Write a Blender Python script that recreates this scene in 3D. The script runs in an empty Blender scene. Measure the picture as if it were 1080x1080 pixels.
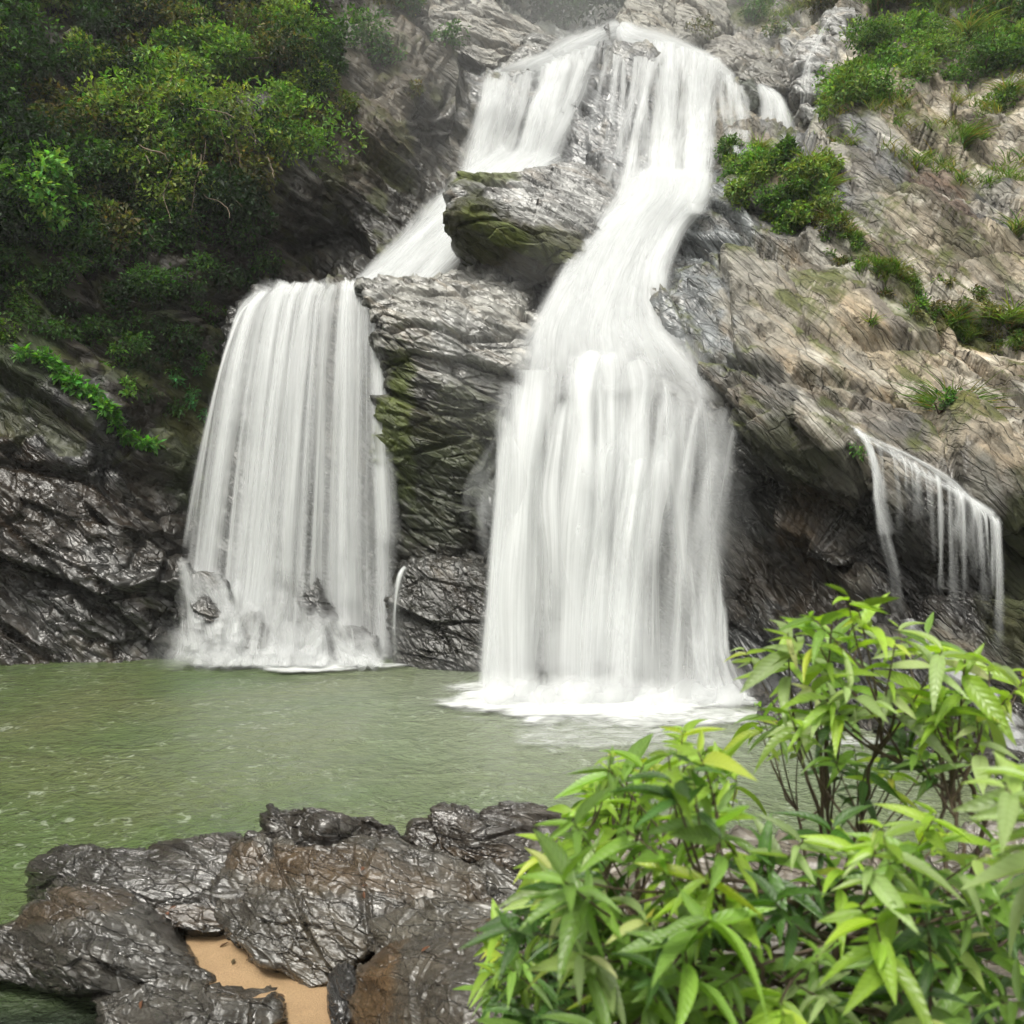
import bpy, math
import numpy as np
from math import radians as R

# ------------------------------------------------------------------ camera, sky, sun, exposure
scene = bpy.context.scene
CZ, FP = 3.5, 935.0                      # eye height above the pool, focal length in photo pixels (1080 px frame)
cam_d = bpy.data.cameras.new('camera')
cam_d.sensor_width = 36.0; cam_d.lens = FP/1080*36.0
cam_d.clip_start = 0.05; cam_d.clip_end = 500
cam_d.dof.use_dof = True; cam_d.dof.focus_distance = 16.0; cam_d.dof.aperture_fstop = 31.2/10.5
cam = bpy.data.objects.new('camera', cam_d); scene.collection.objects.link(cam)
cam.location = (0, 0, CZ); cam.rotation_euler = (R(90), 0, 0)
scene.camera = cam

SUN_ELEV, SUN_AZ = R(62), R(212)         # azimuth clockwise from +Y: behind the camera, to its left
w = bpy.data.worlds.new('World'); scene.world = w; w.use_nodes = True
nt = w.node_tree; bg = nt.nodes['Background']
sky = nt.nodes.new('ShaderNodeTexSky'); sky.sky_type = 'NISHITA'; sky.sun_disc = False
sky.sun_elevation = SUN_ELEV; sky.sun_rotation = SUN_AZ
sky.air_density = 1.0; sky.dust_density = 6.0; sky.ozone_density = 0.6
hsv = nt.nodes.new('ShaderNodeHueSaturation'); hsv.inputs['Saturation'].default_value = 0.0
nt.links.new(sky.outputs[0], hsv.inputs['Color']); wm_ = nt.nodes.new('ShaderNodeMix'); wm_.data_type = 'RGBA'; wm_.blend_type = 'MULTIPLY'; wm_.inputs[0].default_value = 1
wm_.inputs[7].default_value = (1.0, .99, .93, 1)               # milky overcast, a touch warm
nt.links.new(hsv.outputs[0], wm_.inputs[6]); nt.links.new(wm_.outputs[2], bg.inputs['Color'])
bg.inputs['Strength'].default_value = 0.135
sd = bpy.data.lights.new('sun', 'SUN'); sd.energy = 1.45; sd.angle = R(14); sd.color = (1, .95, .86)
so = bpy.data.objects.new('sun', sd); scene.collection.objects.link(so)
so.rotation_euler = (R(90)-SUN_ELEV, 0, -SUN_AZ+math.pi)
so.location = (-6, -10, 20)
scene.view_settings.view_transform = 'Standard'; scene.view_settings.look = 'None'
scene.view_settings.gamma = 1.0; scene.view_settings.exposure = 0.76
scene.render.engine = 'CYCLES'
scene.cycles.transparent_max_bounces = 24; scene.cycles.max_bounces = 5
scene.cycles.use_adaptive_sampling = True; scene.cycles.adaptive_threshold = .04; scene.cycles.adaptive_min_samples = 24
scene.cycles.volume_bounces = 0
scene.cycles.use_denoising = True

# ------------------------------------------------------------------ numeric helpers
rng = np.random.default_rng(7)
_perm = np.random.default_rng(3).permutation(256); _perm = np.concatenate([_perm]*3).astype(np.int64)
_g = np.random.default_rng(5).normal(size=(256, 3)); _g /= np.linalg.norm(_g, axis=1)[:, None]

def perlin(p):
    i = np.floor(p).astype(np.int64); f = p-i; i &= 255
    u = f*f*f*(f*(f*6-15)+10)
    out = 0
    for dx in (0, 1):
        wx = u[:, 0] if dx else 1-u[:, 0]
        for dy in (0, 1):
            wy = u[:, 1] if dy else 1-u[:, 1]
            for dz in (0, 1):
                wz = u[:, 2] if dz else 1-u[:, 2]
                h = _perm[_perm[_perm[(i[:, 0]+dx) & 255]+((i[:, 1]+dy) & 255)]+((i[:, 2]+dz) & 255)]
                g = _g[h]
                out = out+wx*wy*wz*(g[:, 0]*(f[:, 0]-dx)+g[:, 1]*(f[:, 1]-dy)+g[:, 2]*(f[:, 2]-dz))
    return out*1.5
def fbm(p, oct=4, gain=.5):
    s, a = 0, 1.0
    for k in range(oct):
        s = s+a*perlin(p*(2.03**k)+k*17.3); a *= gain
    return s
_wr = np.random.default_rng(11).random((256, 7))
def worley(p):
    """F1, F2, id values of nearest cell (3), offset to nearest point"""
    i = np.floor(p).astype(np.int64); f = p-i
    n = len(p); f1 = np.full(n, 9.); f2 = np.full(n, 9.)
    idv = np.zeros((n, 3)); off = np.zeros((n, 3))
    for dx in (-1, 0, 1):
        for dy in (-1, 0, 1):
            for dz in (-1, 0, 1):
                h = _perm[_perm[_perm[(i[:, 0]+dx) & 255]+((i[:, 1]+dy) & 255)]+((i[:, 2]+dz) & 255)]
                r = _wr[h]
                d = f-(r[:, :3]*.9+.05+np.array([dx, dy, dz]))
                q = np.sqrt((d*d).sum(1))
                c = q < f1
                f2 = np.where(c, f1, np.minimum(f2, q))
                f1 = np.where(c, q, f1)
                idv[c] = r[c, 3:6]; off[c] = d[c]
    return f1, f2, idv, off
def frame(n):
    n = np.array(n, float); n /= np.linalg.norm(n)
    a = np.cross(n, [0, 1, 0]); a /= np.linalg.norm(a); b = np.cross(n, a)
    return np.stack([a, b, n])            # rows: along strike, along dip, across the layers
def sstep(x, a, b):
    t = np.clip((x-a)/(b-a), 0, 1); return t*t*(3-2*t)

def rock_disp(p, strata=(.55, .15, .8), scale=1.0, amp=1.0, fine=1.0, seed=0., blocky=1.0):
    """layered, jointed rock relief in metres (p in metres)"""
    F = frame(strata)
    p = p+seed
    wv = np.stack([perlin(p*.35*scale), perlin(p*.35*scale+31), perlin(p*.35*scale+57)], 1)
    q = (p+wv*.38/scale) @ F.T
    h = fbm(p*.28*scale, 3)*.42
    s = q*np.array([.30, .45, 1.0])*scale
    f1, f2, idv, off = worley(s)
    h += blocky*(.50*(idv[:, 0]-.5)+(off*(idv-.5)).sum(1)*.80-.20*(1-sstep(f2-f1, 0, .07)))
    s = q*np.array([.9, 1.2, 3.6])*scale+9
    f1, f2, idv, off = worley(s)
    h += blocky*(.19*(idv[:, 0]-.5)+(off*(idv-.5)).sum(1)*.34-.07*(1-sstep(f2-f1, 0, .08)))
    h += .018*fine*(1-np.abs(perlin(q*np.array([1.4, 2., 9.])*scale))*2.2)
    h += .03*fine*fbm(p*4*scale, 3)
    f1, f2, idv, off = worley(q*np.array([3., 3.6, 9.])*scale+3)
    h += .05*fine*((idv[:, 0]-.5)+(off*(idv-.5)).sum(1)*1.8)
    return h*amp

class TPS:
    def __init__(s, pts, vals, lam=1e-4):
        s.c = np.array(pts, float)/300.; n = len(s.c); vals = np.array(vals, float)
        K = s.k(s.c)+lam*np.eye(n); P = np.hstack([np.ones((n, 1)), s.c])
        A = np.zeros((n+3, n+3)); A[:n, :n] = K; A[:n, n:] = P; A[n:, :n] = P.T
        s.w = np.linalg.solve(A, np.concatenate([vals, np.zeros(3)]))
    def k(s, x):
        d = ((x[:, None, :]-s.c[None])**2).sum(2); return .5*d*np.log(d+1e-12)
    def __call__(s, x):
        x = np.asarray(x, float)/300.; out = np.empty(len(x))
        for a in range(0, len(x), 40000):
            y = x[a:a+40000]; out[a:a+40000] = s.k(y) @ s.w[:-3]+s.w[-3]+y @ s.w[-2:]
        return out

def W3(px, py, Y):
    px, py, Y = np.broadcast_arrays(np.asarray(px, float), np.asarray(py, float), np.asarray(Y, float))
    return np.stack([(px-540)/FP*Y, Y, CZ+(540-py)/FP*Y], -1)
def zY(py, z): return (CZ-z)*FP/(py-540)            # distance at which height z shows at row py

# ------------------------------------------------------------------ mesh helpers
def mk(name, V, F, mat, parent=None, col=None, uv=None, smooth=True, attr=None, origin=None):
    """ONE mesh object. V world coords, F (n,4) or (n,3) array, col per-vertex RGBA, uv per-vertex"""
    V = np.asarray(V, float); F = np.asarray(F)
    if origin is None:
        if parent is None:
            origin = (V.min(0)+V.max(0))/2; origin[2] = V[:, 2].min()
        else: origin = np.array(parent.matrix_world.translation) if False else np.array(parent.location)
    me = bpy.data.meshes.new(name); k = F.shape[1]
    me.vertices.add(len(V)); me.vertices.foreach_set('co', (V-origin).astype(np.float32).ravel())
    me.loops.add(F.size); me.loops.foreach_set('vertex_index', F.astype(np.int32).ravel())
    me.polygons.add(len(F)); me.polygons.foreach_set('loop_start', np.arange(0, F.size, k, dtype=np.int32))
    me.polygons.foreach_set('use_smooth', np.full(len(F), smooth))
    me.update(calc_edges=True)
    if col is not None:
        a = me.color_attributes.new('tint', 'FLOAT_COLOR', 'POINT')
        c = np.ones((len(V), 4), np.float32); c[:, :col.shape[1]] = col; a.data.foreach_set('color', c.ravel())
    if uv is not None:
        u = me.uv_layers.new(name='UVMap'); u.data.foreach_set('uv', uv[F.ravel()].astype(np.float32).ravel())
    if attr is not None:
        for kx, vx in attr.items():
            a = me.attributes.new(kx, 'FLOAT', 'POINT'); a.data.foreach_set('value', vx.astype(np.float32))
    me.validate()
    o = bpy.data.objects.new(name, me); scene.collection.objects.link(o)
    if parent is None: o.location = origin
    else: o.parent = parent
    me.materials.append(mat)
    return o
def tag(o, label=None, cat=None, group=None, kind=None):
    if label: o['label'] = label
    if cat: o['category'] = cat
    if group: o['group'] = group
    if kind: o['kind'] = kind
    return o
def empty(name, loc, label, cat, group=None):
    o = bpy.data.objects.new(name, None); scene.collection.objects.link(o); o.location = loc
    o.empty_display_size = .2
    return tag(o, label, cat, group)
def gridF(nr, nc, wrap=False):
    r, c = np.meshgrid(np.arange(nr-1), np.arange(nc if wrap else nc-1), indexing='ij')
    a = r*nc+c; b = r*nc+(c+1) % nc
    return np.stack([a, b, b+nc, a+nc], -1).reshape(-1, 4)
def gnormals(P, wrap=False):
    """P (nr,nc,3)"""
    du = np.gradient(P, axis=0)
    if wrap:
        dv = (np.roll(P, -1, 1)-np.roll(P, 1, 1))/2
    else: dv = np.gradient(P, axis=1)
    n = np.cross(dv, du); l = np.linalg.norm(n, axis=2, keepdims=True)
    return n/np.maximum(l, 1e-9)

# ------------------------------------------------------------------ materials
def newmat(name):
    m = bpy.data.materials.new(name); m.use_nodes = True
    nt = m.node_tree; nt.nodes.clear(); return m, nt, nt.nodes, nt.links
def nd(N, t, **kw):
    n = N.new(t)
    for k, v in kw.items(): setattr(n, k, v)
    return n
def mth(N, L, op, a, b=None, c=None, clamp=False):
    n = N.new('ShaderNodeMath'); n.operation = op; n.use_clamp = clamp
    for i, x in enumerate((a, b, c)):
        if x is None: continue
        if isinstance(x, (int, float)): n.inputs[i].default_value = x
        else: L.new(x, n.inputs[i])
    return n.outputs[0]
def noise(N, L, vec, scale, detail=5, rough=.55, dist=0.):
    n = N.new('ShaderNodeTexNoise'); n.inputs['Scale'].default_value = scale; n.inputs['Detail'].default_value = detail
    n.inputs['Roughness'].default_value = rough; n.inputs['Distortion'].default_value = dist
    L.new(vec, n.inputs['Vector']); return n.outputs['Fac']
def ramp(N, L, fac, stops):
    r = N.new('ShaderNodeMapRange'); r.clamp = True
    for i, v in enumerate(stops): r.inputs[i+1].default_value = v
    L.new(fac, r.inputs[0]); return r.outputs[0]

def rock_material(name, strata=(.55, .15, .8), fs=1.0, bump=1.0, gloss=1.0, facet=1.0, wrinkle=1.0, stain=.65, spec=.48):
    m, nt, N, L = newmat(name)
    geo = N.new('ShaderNodeNewGeometry').outputs['Position']
    F = frame(strata)
    comb = N.new('ShaderNodeCombineXYZ')
    # layer coordinates: stretched along the strata
    for i, k in enumerate((.35, .5, 2.2)):
        d = nd(N, 'ShaderNodeVectorMath', operation='DOT_PRODUCT'); L.new(geo, d.inputs[0])
        d.inputs[1].default_value = tuple(F[i]*k); L.new(d.outputs['Value'], comb.inputs[i])
    lay = comb.outputs[0]
    at = nd(N, 'ShaderNodeAttribute', attribute_name='tint')
    n1 = noise(N, L, geo, 1.3*fs, 9, .62, .4); n2 = noise(N, L, lay, 3.0*fs, 8, .62, .12+.35*(wrinkle-.3)); n3 = noise(N, L, geo, 9*fs, 6, .6)
    v = nd(N, 'ShaderNodeTexVoronoi', feature='DISTANCE_TO_EDGE'); v.inputs['Scale'].default_value = 2.2*fs
    wv = nd(N, 'ShaderNodeVectorMath', operation='MULTIPLY_ADD')
    nc = N.new('ShaderNodeTexNoise'); nc.inputs['Scale'].default_value = 2*fs; nc.inputs['Detail'].default_value = 5; L.new(geo, nc.inputs['Vector'])
    L.new(nc.outputs['Color'], wv.inputs[0]); wv.inputs[1].default_value = (.35, .35, .35); L.new(lay, wv.inputs[2])
    L.new(wv.outputs[0], v.inputs['Vector'])
    crack = ramp(N, L, v.outputs['Distance'], (0.0, .035, 0., 1.))
    f = mth(N, L, 'MULTIPLY', ramp(N, L, n1, (.3, .7, .62, 1.35)), ramp(N, L, n2, (.32, .68, .6, 1.38)))
    f = mth(N, L, 'MULTIPLY', f, ramp(N, L, n3, (.3, .7, .8, 1.2)))
    f = mth(N, L, 'MULTIPLY', f, ramp(N, L, crack, (0, 1, .55, 1)))
    mul = nd(N, 'ShaderNodeVectorMath', operation='SCALE'); L.new(at.outputs['Color'], mul.inputs[0]); L.new(f, mul.inputs['Scale'])
    # brown mineral stain patches
    mix = nd(N, 'ShaderNodeMix', data_type='RGBA', blend_type='MULTIPLY'); mix.inputs[7].default_value = (1.0, .74, .48, 1)
    L.new(mul.outputs[0], mix.inputs[6]); L.new(ramp(N, L, noise(N, L, lay, 1.1*fs, 6, .6, .8), (.52, .68, 0, stain)), mix.inputs[0])
    vf = nd(N, 'ShaderNodeTexVoronoi', distance='CHEBYCHEV'); vf.inputs['Scale'].default_value = 4.5*fs; L.new(wv.outputs[0], vf.inputs['Vector'])
    vg = nd(N, 'ShaderNodeTexVoronoi', distance='CHEBYCHEV'); vg.inputs['Scale'].default_value = 13*fs; L.new(wv.outputs[0], vg.inputs['Vector'])
    h = mth(N, L, 'MULTIPLY_ADD', n2, .8*wrinkle, mth(N, L, 'MULTIPLY', n3, .09))
    h = mth(N, L, 'MULTIPLY_ADD', vf.outputs['Distance'], -.55*facet, h); h = mth(N, L, 'MULTIPLY_ADD', vg.outputs['Distance'], -.12*facet, h)
    h = mth(N, L, 'MULTIPLY_ADD', crack, .16, h)
    h = mth(N, L, 'MULTIPLY_ADD', noise(N, L, lay, 12*fs, 4, .55, .3), .09, h)
    h = mth(N, L, 'MULTIPLY_ADD', noise(N, L, geo, 3.5*fs, 4, .5, .2), .3*wrinkle, h)
    b = N.new('ShaderNodeBump'); b.inputs['Strength'].default_value = 1.0; b.inputs['Distance'].default_value = .13*bump/fs
    L.new(h, b.inputs['Height'])
    p = N.new('ShaderNodeBsdfPrincipled'); o = N.new('ShaderNodeOutputMaterial')
    L.new(mix.outputs[2], p.inputs['Base Color']); L.new(b.outputs[0], p.inputs['Normal'])
    rg = mth(N, L, 'MULTIPLY_ADD', at.outputs['Alpha'], -.72*gloss, .88)
    rg = mth(N, L, 'ADD', rg, ramp(N, L, n1, (.3, .7, -.06, .10)), clamp=True)
    L.new(rg, p.inputs['Roughness'])
    L.new(mth(N, L, 'MULTIPLY_ADD', at.outputs['Alpha'], spec, .12), p.inputs['Specular IOR Level'])
    L.new(p.outputs[0], o.inputs[0])
    return m

def water_fall_material(name, fx=5.0, fy=.22, k=2.2, warp=.15, seed=0., white=.84, silky=False):
    m, nt, N, L = newmat(name)
    uv = nd(N, 'ShaderNodeUVMap'); at = nd(N, 'ShaderNodeAttribute', attribute_name='cover').outputs['Fac']
    def mp(sx, sy, ox):
        q = N.new('ShaderNodeMapping'); q.inputs['Scale'].default_value = (sx, sy, 1); q.inputs['Location'].default_value = (ox+seed, seed*.7, seed)
        L.new(uv.outputs[0], q.inputs['Vector']); return q.outputs[0]
    a = noise(N, L, mp(fx*.22, fy*.6, 0), 1, 3, .55, warp); b = noise(N, L, mp(fx, fy, 4.), 1, 4, .6, warp*.7); c = noise(N, L, mp(fx*4.2, fy*1.4, 9.), 1, 3, .6, warp*.3)
    s = mth(N, L, 'MULTIPLY_ADD', a, .95, mth(N, L, 'MULTIPLY_ADD', b, .75, mth(N, L, 'MULTIPLY', c, .32)))
    s = mth(N, L, 'SUBTRACT', s, 1.01)                        # centred on 0
    al = mth(N, L, 'MULTIPLY_ADD', s, k, mth(N, L, 'MULTIPLY_ADD', at, 2.0, -.5))
    al = ramp(N, L, al, (0, 1, 0, 1)); 
    al = mth(N, L, 'MULTIPLY', al, ramp(N, L, at, (0, .55, 0, 1)))
    al = mth(N, L, 'MULTIPLY', al, .95)
    if silky: al = mth(N, L, 'MULTIPLY', at, ramp(N, L, s, (-.22, .30, .12, 1.25)), clamp=True)
    d = N.new('ShaderNodeBsdfDiffuse'); d.inputs[0].default_value = (white*.965, white*.99, white, 1)
    tl = N.new('ShaderNodeBsdfTranslucent'); tl.inputs[0].default_value = (white, white, white, 1)
    bmp = N.new('ShaderNodeBump'); bmp.inputs['Distance'].default_value = .05 if silky else .22; bmp.inputs['Strength'].default_value = .8
    L.new(s, bmp.inputs['Height']); L.new(bmp.outputs[0], d.inputs['Normal'])
    mx = N.new('ShaderNodeMixShader'); mx.inputs[0].default_value = .35; L.new(d.outputs[0], mx.inputs[1]); L.new(tl.outputs[0], mx.inputs[2])
    tr = N.new('ShaderNodeBsdfTransparent'); m2 = N.new('ShaderNodeMixShader')
    L.new(al, m2.inputs[0]); L.new(tr.outputs[0], m2.inputs[1]); L.new(mx.outputs[0], m2.inputs[2])
    o = N.new('ShaderNodeOutputMaterial'); L.new(m2.outputs[0], o.inputs[0])
    return m

def leaf_material(name, veins=False, rough=.45, trans=.35, spec=.5):
    m, nt, N, L = newmat(name)
    at = nd(N, 'ShaderNodeAttribute', attribute_name='tint').outputs['Color']
    p = N.new('ShaderNodeBsdfPrincipled'); p.inputs['Roughness'].default_value = rough; p.inputs['Specular IOR Level'].default_value = spec
    col = at
    if veins:
        uv = N.new('ShaderNodeUVMap'); sp = N.new('ShaderNodeSeparateXYZ'); L.new(uv.outputs[0], sp.inputs[0])
        ax = mth(N, L, 'ABSOLUTE', sp.outputs[0])
        mid = ramp(N, L, ax, (0.02, .07, 1, 0))
        ph = mth(N, L, 'MULTIPLY_ADD', sp.outputs[1], 62., mth(N, L, 'MULTIPLY', ax, -14.))
        side = mth(N, L, 'SINE', ph); vein = ramp(N, L, side, (.8, 1., 0, .55))
        vv = mth(N, L, 'MAXIMUM', mid, vein)
        mx = nd(N, 'ShaderNodeMix', data_type='RGBA'); mx.inputs[7].default_value = (.30, .42, .13, 1)
        L.new(mth(N, L, 'MULTIPLY', vv, .26), mx.inputs[0]); L.new(at, mx.inputs[6]); col = mx.outputs[2]
        b = N.new('ShaderNodeBump'); b.inputs['Distance'].default_value = .0014; b.inputs['Strength'].default_value = .8
        L.new(mth(N, L, 'MULTIPLY_ADD', side, .5, mth(N, L, 'MULTIPLY', mid, -1.)), b.inputs['Height']); L.new(b.outputs[0], p.inputs['Normal'])
    L.new(col, p.inputs['Base Color'])
    tl = N.new('ShaderNodeBsdfTranslucent')
    br = nd(N, 'ShaderNodeMix', data_type='RGBA', blend_type='MULTIPLY'); br.inputs[0].default_value = 1; br.inputs[7].default_value = (1.5, 1.7, .55, 1)
    L.new(col, br.inputs[6]); L.new(br.outputs[2], tl.inputs[0])
    mx = N.new('ShaderNodeMixShader'); mx.inputs[0].default_value = trans
    L.new(p.outputs[0], mx.inputs[1]); L.new(tl.outputs[0], mx.inputs[2])
    o = N.new('ShaderNodeOutputMaterial'); L.new(mx.outputs[0], o.inputs[0]); return m

def bark_material(name, c):
    m, nt, N, L = newmat(name)
    geo = N.new('ShaderNodeNewGeometry').outputs['Position']; n = noise(N, L, geo, 40, 4)
    mx = nd(N, 'ShaderNodeMix', data_type='RGBA'); mx.inputs[6].default_value = (*c, 1); mx.inputs[7].default_value = tuple(x*2.2 for x in c)+(1,)
    L.new(n, mx.inputs[0]); p = N.new('ShaderNodeBsdfPrincipled'); L.new(mx.outputs[2], p.inputs['Base Color']); p.inputs['Roughness'].default_value = .7
    o = N.new('ShaderNodeOutputMaterial'); L.new(p.outputs[0], o.inputs[0]); return m

ST_R = (.76, -.10, .64); ST_L = (.60, -.25, .76)
M_rock_r = rock_material('layered_cliff_rock', ST_R, .85, .85, 1.0, 1.1, .35, .45)
M_rock_l = rock_material('wet_dark_rock', ST_L, .9, .75, 1.08, .8, .55, .6, .6)
M_rock_c = rock_material('wet_grey_rock', (.62, .1, .78), .9, .7, 1.06, .8, .45, .4, .8)
M_rock_f = rock_material('river_worn_rock', (.30, .45, .85), 1.6, .60, 1.10, .35, .8, .28, 1.0)
M_leaf = leaf_material('small_leaves', False, .55, .35, .3)
M_leafn = leaf_material('broad_leaves', True, .33, .38, .55)
M_bark = bark_material('bark', (.05, .035, .022))
M_root = bark_material('dry_roots', (.10, .075, .05))

# ------------------------------------------------------------------ colour maps (base colours, shade of hollows and recesses included; alpha = wetness)
def paint(px, py, P, base, patches, seed=0.):
    """patches: (cx, cy, rx, ry, angle_deg, (r,g,b), wet, strength) soft, noise-edged areas"""
    n = len(px); c = np.tile(np.array(base, float), (n, 1))
    nz = fbm(P*.9+seed, 4)*.55; nz2 = fbm(P*2.6+seed+40, 3)*.5
    for cx, cy, rx, ry, a, col, wet, st in patches:
        a = R(a); x = (px-cx)*math.cos(a)+(py-cy)*math.sin(a); y = -(px-cx)*math.sin(a)+(py-cy)*math.cos(a)
        d = np.sqrt((x/rx)**2+(y/ry)**2)+nz*.8+nz2*.5
        k = (st*(1-sstep(d, .7, 1.15)))[:, None]
        c = c*(1-k)+np.array([*col, wet])*k
    return c
MOSS = (.055, .075, .012); DMOSS = (.028, .042, .010); TAN = (.34, .29, .215); PALE = (.42, .385, .32)
GREY = (.20, .21, .215); DARK = (.028, .027, .020); BLK = (.020, .019, .018); BROWN = (.085, .058, .033)

# ------------------------------------------------------------------ THE CLIFFS (one continuous gorge wall, cut into three named walls)
ctrl = [  # photo column, photo row, distance in metres
 (-300,712,18.5),(-300,400,19),(-300,100,22),(-300,-260,27),
 (0,702,20.2),(0,560,20.8),(0,400,21.5),(0,300,22.6),(0,200,23),(0,0,26),(0,-260,30),
 (100,640,20.7),(150,696,21),(190,640,21.3),(150,500,22),(120,420,22.3),(200,300,24.5),(110,250,24),(150,100,27),(200,30,29),(250,-260,36),
 (250,180,26.5),(230,420,24.5),(300,260,27.5),(330,200,27.2),(300,130,28.3),(290,340,26.5),(370,240,28.2),(360,120,29),(430,200,28.6),(440,130,30),(420,60,31.5),(330,40,31),
 (470,150,31.5),(480,80,33),(440,0,36),(560,-20,44),(600,10,47),(640,5,44),(600,-260,60),
 (300,500,24.3),(300,690,23),(350,400,24.5),(400,600,23),
 (520,110,31),(500,180,29.6),(440,240,28),(390,290,27),(330,300,27.2),
 (560,80,31.8),(610,50,33),(650,45,33.5),(700,55,32.5),(760,80,31.5),(600,120,29.2),(640,90,30),(640,180,26.7),(600,180,27),(700,170,26.7),(760,140,28.8),(810,100,31.5),(830,130,30),
 (560,250,25.6),(640,260,23.8),(690,300,21.6),(640,350,20.8),(560,400,21.4),(700,390,19.2),(760,420,18.2),(600,500,20.2),(700,500,19.8),(600,650,19.8),(700,660,19.0),
 (470,400,23),(450,550,22.4),(470,700,21),(560,718,19.6),(680,724,18.6),
 (730,260,22.3),(740,340,19.7),(780,300,20.2),(790,220,22.2),(760,180,24.2),(850,240,21.5),(820,150,24.5),
 (790,440,17.3),(840,440,16.5),(880,470,16.1),(770,520,18.5),(820,560,18.3),(870,560,17.9),(850,620,17.6),(930,600,17.0),(780,640,18.0),
 (900,450,16.2),(960,490,15.5),(1050,538,14.6),(950,560,16.2),(1040,600,15.4),(950,680,15.2),(860,700,16.0),
 (780,742,16.6),(870,752,15.4),(960,770,14.2),(1080,800,12.6),(1330,860,10.2),
 (1000,430,16.9),(1080,450,16.2),(900,350,18.4),(1000,330,18.6),(1080,300,18.6),(1330,500,12),(1330,250,16),
 (900,200,22.3),(980,200,21.9),(1080,180,22),(900,120,25.5),(980,120,24.6),(1080,90,24.8),(880,60,29),(850,10,34),(960,20,30),(1080,0,28),
 (760,30,34.5),(700,10,36),(800,-20,38),(850,-260,44),(1080,-260,34),(1330,0,24),(1330,-260,30),
 (0,800,18.8),(300,800,20.5),(560,820,17.5),(780,850,14.8),(960,880,12.4),(1330,960,9.4)]
depth = TPS([c[:2] for c in ctrl], [c[2] for c in ctrl], 2e-4)
xs = np.concatenate([np.arange(-300, -20, 9.), np.arange(-20, 1100, 2.4), np.arange(1100, 1331, 9.)])
ys = np.concatenate([np.arange(-260, -20, 9.), np.arange(-20, 830, 2.4), np.arange(830, 960, 9.)])
GX, GY = np.meshgrid(xs, ys)
Yd = depth(np.stack([GX.ravel(), GY.ravel()], 1)).reshape(GX.shape)
P0 = W3(GX, GY, Yd); N0 = gnormals(P0)
if (N0[..., 1].mean() > 0): N0 = -N0
pf = P0.reshape(-1, 3)
kl = 1-sstep(GX.ravel()+.3*(GY.ravel()-300), 440, 560)         # left rock family
hR = rock_disp(pf, ST_R, .66, 1.35, .7); hL = rock_disp(pf, ST_L, .62, 1.5, 1.3, 13.)
hh = hR*(1-kl)+hL*kl
PC = (pf+N0.reshape(-1, 3)*hh[:, None]).reshape(P0.shape)
gx, gy = GX.ravel(), GY.ravel()
K1 = (.020, .015, .009); K2 = (.023, .0175, .012)
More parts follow.
